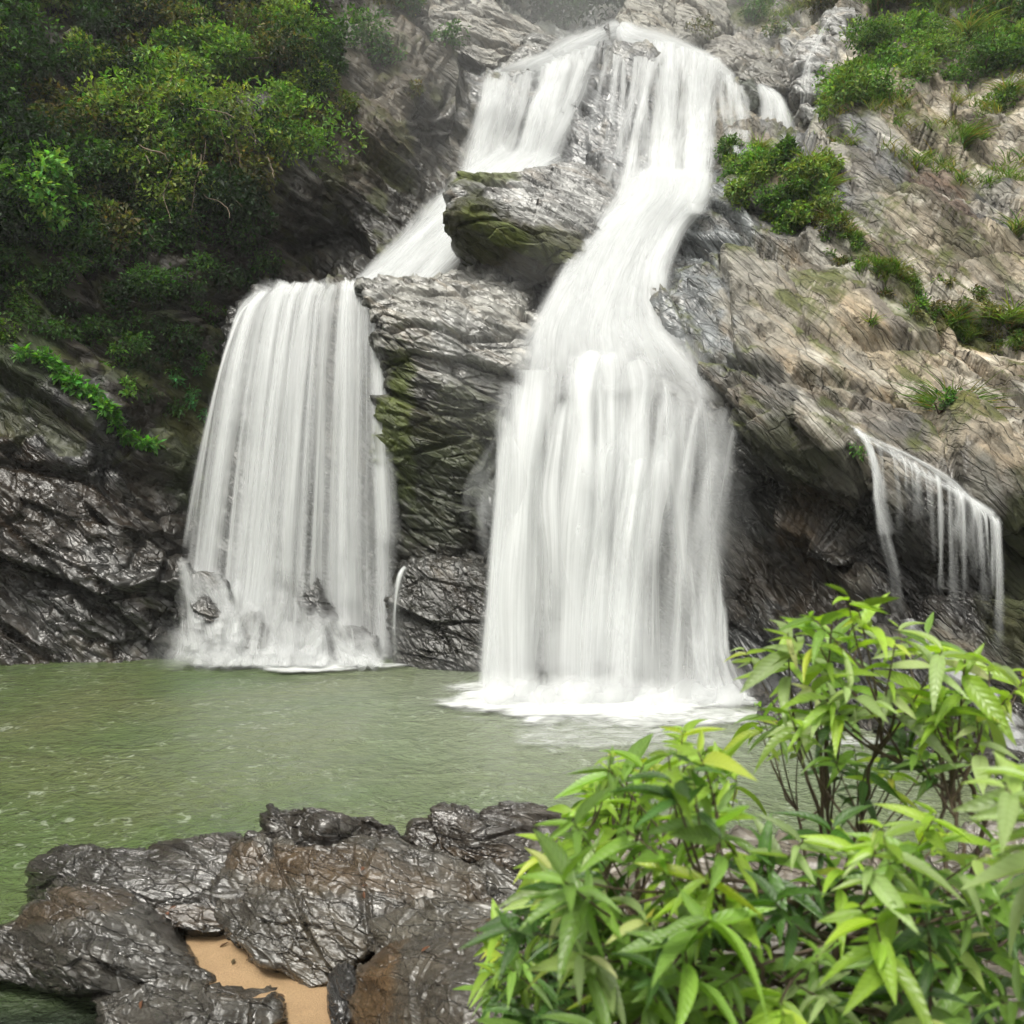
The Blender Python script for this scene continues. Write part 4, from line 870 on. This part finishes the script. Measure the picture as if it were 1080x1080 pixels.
rock('foreground_rock', 'small dark stone standing at the right end of the sand strip',
     [(342,1040),(352,1018),(368,1012),(376,1030),(372,1060),(366,1090),(346,1090),(340,1065)],
     fz([(345,1040,.4),(368,1015,.55),(374,1050,.5),(366,1088,.35),(346,1085,.3)]),
     .5, M_rock_f, (.028,.027,.026,.98), (), amp=.08, scale=4., seed=180., nang=160, nrad=50, edge=.25, edgew=.1, down=.3)

# ------------------------------------------------------------------ vegetation
T_SMALL = (np.array([[0, 0, 0], [.45, -.5, .10], [1, 0, -.06], [.45, .5, .10], ]), np.array([[0, 1, 2], [0, 2, 3]]))
def blade_template(n=7, droop=.25, fold=.12, shape='leaf'):
    V, F = [], []
    for i in range(n):
        s = i/(n-1)
        wd = math.sin(math.pi*min(1, s*.98+.02)**.78)**.85*(1-.25*s) if shape == 'leaf' else (1-s)**.7*min(1, s*6+.25)
        if i == n-1: wd = .015
        for c in (-1, 0, 1): V.append((s, c*wd*.5, -droop*s*s+fold*abs(c)*wd*.5))
    for i in range(n-1):
        for c in range(2):
            a = i*3+c; F.append((a, a+1, a+4, a+3))
    return np.array(V), np.array(F)
def leaves(B, D, U, L, Wd, C, tpl):
    """arrays of leaves: base, direction, up hint, length, width, colour -> V, F, colours, uv"""
    T, F = tpl; n = len(B)
    D = D/np.linalg.norm(D, axis=1)[:, None]; S = np.cross(D, U); S /= np.maximum(np.linalg.norm(S, axis=1), 1e-6)[:, None]; N = np.cross(S, D)
    V = B[:, None]+T[None, :, 0, None]*(L[:, None]*D)[:, None]+T[None, :, 1, None]*(Wd[:, None]*S)[:, None]+T[None, :, 2, None]*(L[:, None]*N)[:, None]
    Fa = F[None]+(np.arange(n)*len(T))[:, None, None]
    col = np.repeat(C, len(T), 0)
    uv = np.tile(np.stack([T[:, 1]*2, T[:, 0]], 1), (n, 1))
    return V.reshape(-1, 3), Fa.reshape(-1, F.shape[1]), col, uv
def tubes(lines, sides=5):
    """lines: list of (points (n,3), radii (n,)) -> V, F"""
    Vs, Fs, off = [], [], 0
    for P, r in lines:
        P = np.array(P, float); n = len(P); t = np.gradient(P, axis=0); t /= np.maximum(np.linalg.norm(t, axis=1), 1e-9)[:, None]
        a = np.cross(t, [.3, .9, .1]); a /= np.maximum(np.linalg.norm(a, axis=1), 1e-9)[:, None]; b = np.cross(t, a)
        th = np.linspace(0, 2*np.pi, sides, endpoint=False)
        V = P[:, None]+(a[:, None]*np.cos(th)[None, :, None]+b[:, None]*np.sin(th)[None, :, None])*np.array(r)[:, None, None]
        Vs.append(V.reshape(-1, 3)); Fs.append(gridF(n, sides, True)+off); off += n*sides
    return np.concatenate(Vs), np.concatenate(Fs)
def hue(c, n, v=.35, yv=.12):
    c = np.array(c, float); k = np.exp(rng.normal(0, v, n))[:, None]; C = np.tile(c, (n, 1))*k
    C[:, 0] *= np.exp(rng.normal(0, yv*1.6, n)); C[:, 2] *= np.exp(rng.normal(0, yv, n)); return np.clip(C, .002, .5)
def clump_points(cen, nrm, rad, n, subs=7, squash=.8):
    """leaf positions on the outer shells of several lumps"""
    sc = rng.normal(size=(subs, 3)); sc /= np.linalg.norm(sc, axis=1)[:, None]; sc *= rad*.62*rng.random((subs, 1))**.5; sc[:, 2] *= squash
    k = rng.integers(0, subs, n); d = rng.normal(size=(n, 3)); d /= np.linalg.norm(d, axis=1)[:, None]
    r = rad*(.30+.30*rng.random(subs))[k]*(.55+.5*rng.random(n)**.6)
    return cen+sc[k]+d*r[:, None]*np.array([1, 1, .8]), d
GREEN_D = (.014, .036, .009); GREEN_M = (.044, .105, .020); GREEN_B = (.12, .22, .04); GREEN_Y = (.15, .21, .045); OLIVE = (.085, .085, .03); TEAL = (.05, .13, .055)
def foliage_at(specs):
    """specs: (px, py, radius m, n, leaf size, colour, lift)"""
    Vs, Fs, Cs, Us, off = [], [], [], [], 0
    for px, py, rad, n, ls, col, lift in specs:
        S, Nn = surf(px, py); c = S[0]+Nn[0]*rad*lift
        P, d = clump_points(c, Nn[0], rad, n)
        D = d*.55+rng.normal(size=(n, 3))*.55+np.array([0, -.25, -.15]); U = np.array([0, -.25, 1.])+rng.normal(size=(n, 3))*.45
        L = ls*(.6+.8*rng.random(n)); V, F, C, uv = leaves(P, D, U, L, L*.5, hue(col, n, .38), T_SMALL)
        Vs.append(V); Fs.append(F+off); off += len(V); Cs.append(C)
    return np.concatenate(Vs), np.concatenate(Fs), np.concatenate(Cs)
def bush(label, cat, specs, name='bush', stems=True, group=None):
    S, Nn = surf(specs[0][0], specs[0][1]+specs[0][2]*12)
    root = empty(name, S[0], label, cat, group)
    V, F, C = foliage_at(specs); mk('foliage', V, F, M_leaf, parent=root, col=C, smooth=False)
    if stems:
        ln = []
        for px, py, rad, n, ls, col, lift in specs:
            Q, Nq = surf(px, py)
            for k in range(5):
                e = Q[0]+Nq[0]*rad*lift+rng.normal(size=3)*rad*.4; m = (Q[0]+e)/2+rng.normal(size=3)*rad*.12
                ln.append((np.array([Q[0]-Nq[0]*.2, m, e]), [.03*rad+.012, .02*rad+.008, .006]))
        Vt, Ft = tubes(ln); mk('stem_cluster', Vt, Ft, M_bark, parent=root)
    return root
def tuft(label, px, py, n, ln_, col=(.10, .17, .035), name='grass_tuft', spread=.5, group='grass tufts on the right cliff', dry=.2):
    S, Nn = surf(px, py); root = empty(name, S[0], label, 'grass', group)
    th = rng.random(n)*2*np.pi; D = np.stack([np.cos(th)*spread, np.sin(th)*spread-.45, .75+rng.random(n)*.6], 1)
    B = S[0]+Nn[0]*.03+rng.normal(size=(n, 3))*ln_*.12
    C = hue(col, n, .3); dr = rng.random(n) < dry; C[dr] = hue((.24, .19, .08), dr.sum(), .2)
    L = ln_*(.5+.7*rng.random(n)); V, F, C2, uv = leaves(B, D, np.tile([0, 0, 1.], (n, 1))+rng.normal(size=(n, 3))*.2, L, np.full(n, .028+.012*ln_), C, blade_template(6, .95, .1, 'blade'))
    mk('blade_clump', V, F, M_leaf, parent=root, col=C2)

# left hillside: a mass of undergrowth no one could count
def inpoly(x, y, poly):
    poly = np.array(poly, float); c = np.zeros(len(x), bool); j = len(poly)-1
    for i in range(len(poly)):
        xi, yi = poly[i]; xj, yj = poly[j]
        c ^= ((yi > y) != (yj > y)) & (x < (xj-xi)*(y-yi)/(yj-yi+1e-9)+xi); j = i
    return c
def mass(label, poly, count, rad, n, ls, colf, name='undergrowth', lift=.45):
    poly = np.array(poly); xs_ = rng.uniform(poly[:, 0].min(), poly[:, 0].max(), count*6); ys_ = rng.uniform(poly[:, 1].min(), poly[:, 1].max(), count*6)
    k = np.where(inpoly(xs_, ys_, poly))[0][:count]
    specs = []
    for i in k:
        r = rad*(.55+.9*rng.random()); specs.append((xs_[i], ys_[i], r, int(n*(r/rad)**2), ls, colf(xs_[i], ys_[i]), lift))
    V, F, C = foliage_at(specs); o = mk(name, V, F, M_leaf, col=C, smooth=False); tag(o, label, name.replace('_', ' '), kind='stuff'); return o
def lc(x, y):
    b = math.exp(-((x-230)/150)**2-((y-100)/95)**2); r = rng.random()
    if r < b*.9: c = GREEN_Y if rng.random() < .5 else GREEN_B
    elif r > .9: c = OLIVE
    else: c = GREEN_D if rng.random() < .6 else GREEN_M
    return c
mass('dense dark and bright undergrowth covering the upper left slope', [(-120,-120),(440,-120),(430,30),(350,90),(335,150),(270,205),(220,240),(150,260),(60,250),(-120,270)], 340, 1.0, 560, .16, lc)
mass('sparse dark creepers on the rock between the left slope and the left fall', [(-60,240),(120,240),(260,230),(300,300),(230,360),(230,430),(190,430),(120,390),(-60,330)], 130, .5, 190, .11, lambda x, y: GREEN_D if rng.random() < .5 else GREEN_M, 'creeper', .25)
mass('bushes and creepers along the crest above the right cliff', [(760,-60),(1150,-60),(1150,20),(940,20),(900,10),(830,30),(770,10)], 60, .8, 420, .14, lambda x, y: [GREEN_M, OLIVE, GREEN_B][rng.integers(3)], 'undergrowth', .35)
mass('dark trees on the far slope behind the falls', [(500,-60),(680,-60),(655,10),(640,25),(600,30),(560,20),(520,0)], 40, 1.5, 300, .3, lambda x, y: GREEN_D, 'woodland', .4)
mass('short moss and seedlings growing along the ledges of the right cliff',
     [(840,235),(870,240),(930,290),(975,320),(990,345),(960,340),(900,300),(860,265)], 42, .19, 130, .075, lambda x, y: [(.09,.16,.03), OLIVE, GREEN_B][rng.integers(3)], 'moss', .1)
mass('low weeds along the earthy band beneath the pale boulders', [(940,285),(1000,300),(1100,330),(1100,362),(1010,350),(960,325)], 40, .22, 120, .08, lambda x, y: [OLIVE, (.13,.13,.05), (.09,.16,.03)][rng.integers(3)], 'weeds', .15)

bush('bright yellow green bush high on the left slope', 'bush', [(235,70,1.5,2600,.17,(.12,.21,.045),.5),(290,60,1.0,1400,.17,TEAL,.5),(190,55,1.1,1500,.17,GREEN_B,.5),(310,105,.9,900,.15,GREEN_Y,.4)])
bush('big leafed light green bush hanging over the dark hollow at the far left', 'bush', [(20+rng.uniform(-25,75), 150+rng.uniform(0,95), rng.uniform(.4,.75), 380, .19, (.15,.32,.06), 1.15) for k in range(14)])
bush('dark leafy bush below the light green one at the far left', 'bush', [(90,265,.8,600,.18,GREEN_M,.6),(120,310,.5,260,.16,GREEN_D,.5)])
bush('shrub with drooping twigs on the rim above the dark cave', 'bush', [(350,50,.8,700,.18,GREEN_M,.5),(405,65,.6,420,.17,(.06,.12,.04),.5),(430,100,.4,220,.15,OLIVE,.4)])
bush('pale feathery bush at the foot of the layered ledge', 'bush', [(485,48,1.0,700,.17,TEAL,.3),(450,75,.7,350,.15,GREEN_M,.3)])
bush('olive green scrub leaning over the dark left overhang', 'bush', [(330,130,.7,600,.13,OLIVE,.4),(370,120,.6,420,.13,(.09,.12,.035),.4),(290,165,.8,600,.14,GREEN_M,.4)])
bush('bright creeper draped in a line across the dark left rock', 'creeper', [(38+k*8.6+rng.normal()*3, 384+k*5.9+rng.normal()*3, .26, 100, .17, (.09,.24,.035), .5) for k in range(15)], 'creeper', False)
bush('mossy clump at the left edge halfway up', 'plant', [(5,360,.7,500,.10,(.07,.14,.015),.2),(25,330,.6,380,.10,(.06,.12,.015),.2)], 'creeper', False)
bush('small leafed creeper running down beside the left waterfall', 'creeper', [(135+rng.normal()*12, 345+k*12, .24, 70, .13, (.09,.19,.025), .35) for k in range(7)]+[(190+k*6+rng.normal()*8, 375+k*11, .24, 70, .13, (.06,.18,.05), .35) for k in range(6)], 'creeper', False)
def fill(poly, count, rad, n, ls, cols, lift):
    poly = np.array(poly, float); out = []
    while len(out) < count:
        x = rng.uniform(poly[:, 0].min(), poly[:, 0].max()); y = rng.uniform(poly[:, 1].min(), poly[:, 1].max())
        if inpoly(np.array([x]), np.array([y]), poly)[0]:
            r = rad*rng.uniform(.6, 1.35); out.append((x, y, r, int(n*(r/rad)**2), ls*rng.uniform(.8, 1.25), cols[rng.integers(len(cols))], lift))
    return out
bush('dense wide shrub on the slope at the top right corner', 'bush', fill([(880,120),(900,75),(925,40),(960,30),(1010,12),(1100,-5),(1100,70),(1040,75),(990,95),(950,112),(915,130)], 54, .75, 850, .12, [(.06,.12,.025), (.10,.19,.04), GREEN_B, (.12,.19,.045), (.07,.15,.03)], .3))
bush('thick green bush growing on the grey ledge right of the falls', 'bush', fill([(762,165),(790,152),(830,165),(872,185),(880,215),(862,235),(835,250),(812,248),(800,215),(775,198)], 46, .42, 520, .10, [(.09,.18,.035), GREEN_B, (.06,.12,.022), (.15,.22,.05)], .25))
bush('small bush on the pale slope at the right edge', 'bush', [(1055,110,.6,600,.12,(.08,.14,.03),.35),(1035,130,.35,200,.1,OLIVE,.3)])
bush('leafy plant around the grass tuft by the right stream', 'plant', [(1000,425,.35,240,.11,(.06,.14,.03),.35),(985,445,.25,140,.10,(.06,.14,.03),.35),(1020,440,.2,90,.1,GREEN_B,.3)], 'fern')
bush('patch of green above the slanting lip of the right cliff', 'plant', [(905,475,.22,90,.07,(.06,.15,.02),.3)], 'creeper', False)
bush('scrub behind the crest of the main fall', 'bush', [(735,45,.8,500,.12,OLIVE,.3),(790,30,.8,700,.12,GREEN_M,.3),(820,45,.5,260,.12,(.08,.11,.04),.3)])
for args in [('long arching grass tuft hanging beside the right stream', 1003, 432, 220, .85), ('bright reedy tuft left of the upper right bush', 884, 118, 260, .75, (.10, .20, .035)),
             ('grass tuft with dry stalks on the pale slope under the corner bush', 1015, 143, 150, .7), ('tall grass tuft on the ledge at the right edge', 1060, 335, 170, .75, (.13, .19, .04)),
             ('low grass tuft left of the tall one on the same ledge', 1010, 330, 110, .5), ('single leafy sprout on the brown rock', 1010, 195, 16, .6), ('little tuft under the brown round stone', 965, 180, 40, .35),
             ('feathery tuft of long blades in the upper right bush', 1020, 40, 120, .9, (.13, .19, .05)), ('dry grass fringe above the upper right bush', 925, 8, 200, .9, (.12, .18, .045)),
             ('tuft on the right edge below the dark stone', 1070, 240, 80, .5), ('small tuft at the base of the reedy one', 888, 135, 110, .5, (.09, .18, .03)), ('yellow green tuft under the corner bush', 1060, 100, 140, .6, (.12, .18, .035)),
             ('grass tuft at the top of the green ledge bush', 800, 158, 120, .45, (.14,.22,.05)), ('drooping grass at the right end of the green ledge bush', 868, 205, 140, .5, (.16,.22,.06)), ('pale grass in the middle of the green ledge bush', 838, 195, 120, .45, (.15,.22,.05)),
             ('thin tuft on the tan slab above the overhang', 915, 350, 40, .3), ('tuft growing from the crack left of the reeds', 830, 125, 60, .4)]:
    tuft(*args[:3], *args[3:])
# sparse grass that nobody could count on the earthy parts of the right slope
def grass(label, poly, count, ln_, per, cols):
    poly = np.array(poly, float); B, D, L, C = [], [], [], []
    while len(B) < count:
        x = rng.uniform(poly[:, 0].min(), poly[:, 0].max()); y = rng.uniform(poly[:, 1].min(), poly[:, 1].max())
        if not inpoly(np.array([x]), np.array([y]), poly)[0] or perlin(np.array([[x*.02, y*.03, 4.]]))[0] < -.05: continue
        S_, N_ = surf(x, y); k = per; th = rng.random(k)*6.28; B.append(S_+rng.normal(size=(k, 3))*ln_*.2); D.append(np.stack([np.cos(th)*.5, np.sin(th)*.5-.4, .6+rng.random(k)*.7], 1)); L.append(ln_*rng.uniform(.4, 1.2, k)); C.append(hue(cols[rng.integers(len(cols))], k, .3))
    B, D, L, C = map(np.concatenate, (B, D, L, C)); V, F, C2, uv = leaves(B, D, np.tile([0, 0, 1.], (len(B), 1))+rng.normal(size=(len(B), 3))*.2, L, np.full(len(B), .030), C, blade_template(5, .8, .1, 'blade'))
    tag(mk('grass', V, F, M_leaf, col=C2), label, 'grass', kind='stuff')
grass('sparse yellow green grass on the earthy right slope', [(860,130),(920,125),(1000,95),(1100,70),(1100,190),(1000,190),(900,175),(850,160)], 130, .34, 16, [(.13,.19,.045), (.17,.17,.06), (.09,.16,.03)])
grass('short grass fringe along the mossy ledges of the right cliff', [(850,225),(880,240),(940,300),(985,325),(1100,335),(1100,365),(1000,350),(950,335),(890,290)], 150, .28, 16, [(.12,.18,.04), (.16,.16,.06), (.08,.15,.03)])
grass('thin grass growing at the top of the right slope', [(760,0),(900,-10),(1100,-20),(1100,20),(960,30),(890,30),(780,40)], 120, .45, 14, [(.12,.18,.04), (.15,.17,.06)])
# bare roots and vines hanging down the left slope
ln = []
for k in range(60):
    px, py = rng.uniform(110, 280), rng.uniform(120, 220); S, Nn = surf(px, py); p = S[0]+Nn[0]*rng.uniform(.5, 1.0); pts = [p]
    d = np.array([rng.normal()*.25, rng.normal()*.05, -1.])
    for q in range(9):
        d = d+rng.normal(size=3)*.22; d[2] = min(d[2], -.3); p = p+d*.16*rng.uniform(.7, 1.4); pts.append(p)
    ln.append((np.array(pts), np.linspace(.022, .008, len(pts))*rng.uniform(.6, 1.4)))
V, F = tubes(ln, 4); tag(mk('hanging_roots', V, F, M_root), 'tangle of bare brown roots and vines hanging down the left slope', 'roots', kind='stuff')

# near shrubs
def shrub(label, base, tips, trunk_r=.014, leaf=(.185, .047), per=(6, 10), colr=None, seedv=0):
    """tips: (px, py, Y, size factor, colour)"""
    r = np.random.default_rng(100+seedv); root = empty('leafy_shrub', base, label, 'shrub')
    base = np.array(base, float); hubs = base+np.stack([r.normal(0, .18, 7), r.normal(0, .18, 7), .35+.12*np.arange(7)], 1)
    stems, B, D, U, L, Wd, C = [], [], [], [], [], [], []
    for h in hubs: stems.append((np.array([base+(h-base)*t+np.array([0, 0, -.1])*(t < .1)+r.normal(size=3)*.01 for t in np.linspace(0, 1, 6)]), np.linspace(trunk_r, trunk_r*.6, 6)))
    TP = np.array([W3(t[0], t[1], t[2]) for t in tips]); ns = max(2, len(tips)//5); sub = TP[r.choice(len(TP), ns, replace=False)]
    for it in range(6):
        lab = np.argmin(((TP[:, None]-sub[None])**2).sum(2), 1)
        sub = np.array([TP[lab == j].mean(0) if (lab == j).any() else sub[j] for j in range(ns)])
    sb = []
    for j in range(ns):
        h = hubs[r.integers(len(hubs))]; e = h+(sub[j]-h)*r.uniform(.6, .78)+np.array([0, 0, -.06]); m_ = (h+e)/2+r.normal(size=3)*.09; ts = np.linspace(0, 1, 10)[:, None]
        path = (1-ts)**2*h+2*ts*(1-ts)*m_+ts**2*e+r.normal(size=(10, 3))*.006; path[0] = h
        stems.append((path, np.linspace(.0085, .005, 10))); sb.append(path)
    for (px, py, Yy, sf, cc), lj in zip(tips, lab):
        tip = W3(px, py, Yy); h = sb[lj][r.integers(6, 10)]
        mid = (h+tip)/2+np.array([r.normal()*.05, r.normal()*.05, -.02-.05*r.random()])
        ts = np.linspace(0, 1, 9)[:, None]; path = (1-ts)**2*h+2*ts*(1-ts)*mid+ts**2*tip
        stems.append((path, np.linspace(.006, .0022, 9)*max(sf, .6)))
        dr = path[-1]-path[-3]; dr /= np.linalg.norm(dr)
        n = r.integers(*per)
        th0 = r.random()*6.28
        for k in range(n):
            th = th0+k*2.4; along = -.02*k*r.uniform(.6, 1.4)*sf
            side = np.array([math.cos(th), math.sin(th), 0.]); side -= dr*side.dot(dr)*.6
            el = r.uniform(-.55, .35)-.05*k
            dd = side+dr*r.uniform(.1, .55)+np.array([-.32, -.08, el]); B.append(tip+dr*along); D.append(dd); U.append(np.array([0, -.25, 1.])+r.normal(size=3)*.32)
            ll = leaf[0]*sf*r.uniform(.38, 1.22)*(1.-.25*(k == 0)); L.append(ll); Wd.append(ll*leaf[1]/leaf[0]*r.uniform(.8, 1.25))
            y = np.array(cc)*math.exp(r.normal()*.22); 
            if k < 3 and r.random() < .5: y = y*np.array([1.25, 1.25, .95])
            C.append(np.clip(y, .005, .5))
    B, D, U, L, Wd, C = map(np.array, (B, D, U, L, Wd, C))
    V, F, C2, uv = [], [], [], []; off = 0
    grp = r.integers(0, 4, len(B))
    for g_, dp in enumerate((.10, .28, .48, -.04)):
        s = grp == g_; a, b, c, d_ = leaves(B[s], D[s], U[s], L[s], Wd[s], C[s], blade_template(9, dp, .22, 'leaf')); V.append(a); F.append(b+off); off += len(a); C2.append(c); uv.append(d_)
    mk('foliage', np.concatenate(V), np.concatenate(F), M_leafn, parent=root, col=np.concatenate(C2), uv=np.concatenate(uv))
    Vt, Ft = tubes(stems, 6); mk('stem_cluster', Vt, Ft, M_bark, parent=root)
    return root
def tips_in(poly, n, Y0, Y1, sf, cols, seed):
    r = np.random.default_rng(seed); poly = np.array(poly, float); out = []
    while len(out) < n:
        x = r.uniform(poly[:, 0].min(), poly[:, 0].max()); y = r.uniform(poly[:, 1].min(), poly[:, 1].max())
        if inpoly(np.array([x]), np.array([y]), poly)[0]:
            q = r.random(); out.append((x, y, Y0+(Y1-Y0)*q, sf*r.uniform(.75, 1.25), cols[r.integers(len(cols))]))
    return out
LB = (.27, .42, .05); LM = (.155, .27, .05); LP = (.30, .40, .16); LDk = (.045, .105, .022)  # pale tone holds the leaves' whitish sheen, dark tone the shaded interior
shrub('tall leafy shrub with bright new leaves reaching over the pool at the right', (1.42, 3.3, 1.3),
      tips_in([(835,640),(880,612),(920,640),(1000,660),(1050,690),(1090,700),(1090,760),(1000,760),(930,740),(850,740),(785,715),(780,685)], 36, 2.8, 3.6, .95, [LB, LB, LP, LM], 1)
      +tips_in([(840,740),(1000,760),(1060,780),(1000,840),(880,820),(800,780),(770,740)], 18, 2.9, 3.8, .85, [LM, LB, LDk], 2), seedv=1)
shrub('broad low shrub with drooping pointed leaves filling the bottom right corner', (.85, 2.75, 1.25),
      tips_in([(650,800),(740,780),(800,800),(850,860),(980,850),(1090,860),(1090,1090),(520,1090),(530,1000),(560,900),(610,850)], 112, 2.1, 3.0, .9, [LM, LM, LP, LDk, LB], 3)
      +tips_in([(520,960),(1090,880),(1090,1100),(500,1100)], 80, 2.5, 3.3, .8, [LDk, LM, LDk], 4), seedv=2, per=(6, 11))
shrub('slender shrub with light green shoots left of the low shrub', (.45, 3.1, 1.2),
      tips_in([(620,800),(680,770),(740,770),(790,790),(770,840),(680,860),(600,880),(560,900)], 34, 2.8, 3.5, .85, [LB, LM, LB], 5)
      +tips_in([(500,1000),(560,900),(620,880),(640,960),(600,1060),(510,1070)], 46, 2.7, 3.4, .7, [LM, LB, LDk], 6), seedv=3)
shrub('close bright shoot leaning into view from the right edge', (1.55, 2.0, 1.5),
      tips_in([(1040,830),(1110,790),(1140,860),(1080,900)], 7, 1.9, 2.3, .95, [LB, LP], 7), seedv=4)

# ------------------------------------------------------------------ air: light mist in the gorge
def box(name, a, b, mat):
    x0, y0, z0 = a; x1, y1, z1 = b
    V = np.array([(x, y, z) for x in (x0, x1) for y in (y0, y1) for z in (z0, z1)], float)
    F = np.array([(0, 1, 3, 2), (4, 6, 7, 5), (0, 4, 5, 1), (2, 3, 7, 6), (0, 2, 6, 4), (1, 5, 7, 3)])
    return mk(name, V, outward(V, F), mat, smooth=False)
def outward(V, F):
    n = np.cross(V[F[:, 1]]-V[F[:, 0]], V[F[:, 2]]-V[F[:, 0]]); c = V[F].mean(1)-V.mean(0)
    k = (n*c).sum(1) < 0; F = F.copy(); F[k] = F[k][:, ::-1]; return F
m, nt_, N_, L_ = newmat('mist_air')
pv = N_.new('ShaderNodeVolumePrincipled'); pv.inputs['Color'].default_value = (.93, .95, .96, 1); pv.inputs['Density'].default_value = .0009; pv.inputs['Anisotropy'].default_value = .2
oo = N_.new('ShaderNodeOutputMaterial'); L_.new(pv.outputs[0], oo.inputs['Volume'])
zt = float(max(PCf[:, 2].max(), 0))+4
tag(box('haze', (PCf[:, 0].min()-6, -8, -4.5), (PCf[:, 0].max()+6, PCf[:, 1].max()+6, zt), m), 'thin pale mist filling the gorge', 'haze', kind='stuff')

M_sp = []
for dn_ in (.018, .075):
  m, nt_, N_, L_ = newmat('spray_mist')
  pv = N_.new('ShaderNodeVolumePrincipled'); pv.inputs['Color'].default_value = (.95, .96, .97, 1); pv.inputs['Density'].default_value = dn_; pv.inputs['Anisotropy'].default_value = .1
  oo = N_.new('ShaderNodeOutputMaterial'); L_.new(pv.outputs[0], oo.inputs['Volume']); M_sp.append(m)
def puff(label, c, r, m=M_sp[0]):
    Vs, Fs, off = [], [], 0
    for q in (1., .7, .42):
        th, ph = np.meshgrid(np.linspace(.02, math.pi-.02, 20), np.linspace(0, 2*math.pi, 36, endpoint=False), indexing='ij')
        V = np.stack([np.sin(th)*np.cos(ph), np.sin(th)*np.sin(ph), np.cos(th)], -1).reshape(-1, 3)
        V = V*(1+.18*perlin(V*1.6+c[0]+q)[:, None])*np.array(r)*q+np.array(c)
        F = outward(V, gridF(20, 36, True)); Vs.append(V); Fs.append(F+off); off += len(V)
    tag(mk('mist', np.concatenate(Vs), np.concatenate(Fs), m, smooth=True), label, 'mist', kind='stuff')
puff('soft spray hanging at the foot of the main fall', (1.6, 16.0, .2), (3.6, 1.5, 1.1), M_sp[1])
puff('soft spray hanging at the foot of the left fall', (-5.0, 20.2, .3), (3.2, 1.3, 1.2), M_sp[1])
puff('drifting spray in front of the middle of the main fall', (1.6, 18.6, 6.6), (3.6, 2.2, 2.8))
puff('drifting spray over the crest of the falls', (2.6, 30.5, 17.5), (8.5, 5., 5.))
puff('drifting mist hanging in front of the far slope at the top', (4., 39., 24.), (15., 8., 8.))

# ------------------------------------------------------------------ dead leaves on the near rocks
from mathutils.bvhtree import BVHTree
from mathutils import Vector
fr = [o for o in scene.objects if o.name.split('.')[0] in ('foreground_rock', 'sand')]
Vb, Fb = [], []
for o in fr:
    n0 = len(Vb); Vb += [tuple(v.co+o.location) for v in o.data.vertices]; Fb += [tuple(n0+i for i in p.vertices) for p in o.data.polygons]
bvh = BVHTree.FromPolygons(Vb, Fb)
M_dead = leaf_material('dead_leaves', False, .6, .15, .3)
for px, py in [(186,956),(192,961),(178,962),(150,1056),(383,915),(381,935),(384,948),(262,1012),(232,1000),(300,1052),(505,985),(520,972),(445,1005),(330,905),(245,1018)]:
    o_ = Vector((0, 0, CZ)); d_ = Vector(((px-540)/FP, 1, (540-py)/FP)).normalized(); hit, nn, _, _ = bvh.ray_cast(o_, d_)
    if hit is None: continue
    th = rng.random()*6.28; n1_ = np.array(nn if nn.z > 0 else -nn); dd = np.cross(n1_, [math.cos(th), math.sin(th), .1])
    V, F, C, uv = leaves(np.array(hit)[None]+n1_*.006, dd[None], n1_[None], np.array([rng.uniform(.05, .09)]), np.array([.028]), np.array([[.11*rng.uniform(.6, 1.3), .05, .025]]), blade_template(7, -.12, .35, 'leaf'))
    tag(mk('dead_leaf', V, F, M_dead, col=C), 'small curled reddish brown dead leaf lying on the foreground rocks', 'leaf', 'dead leaves on the foreground rocks')
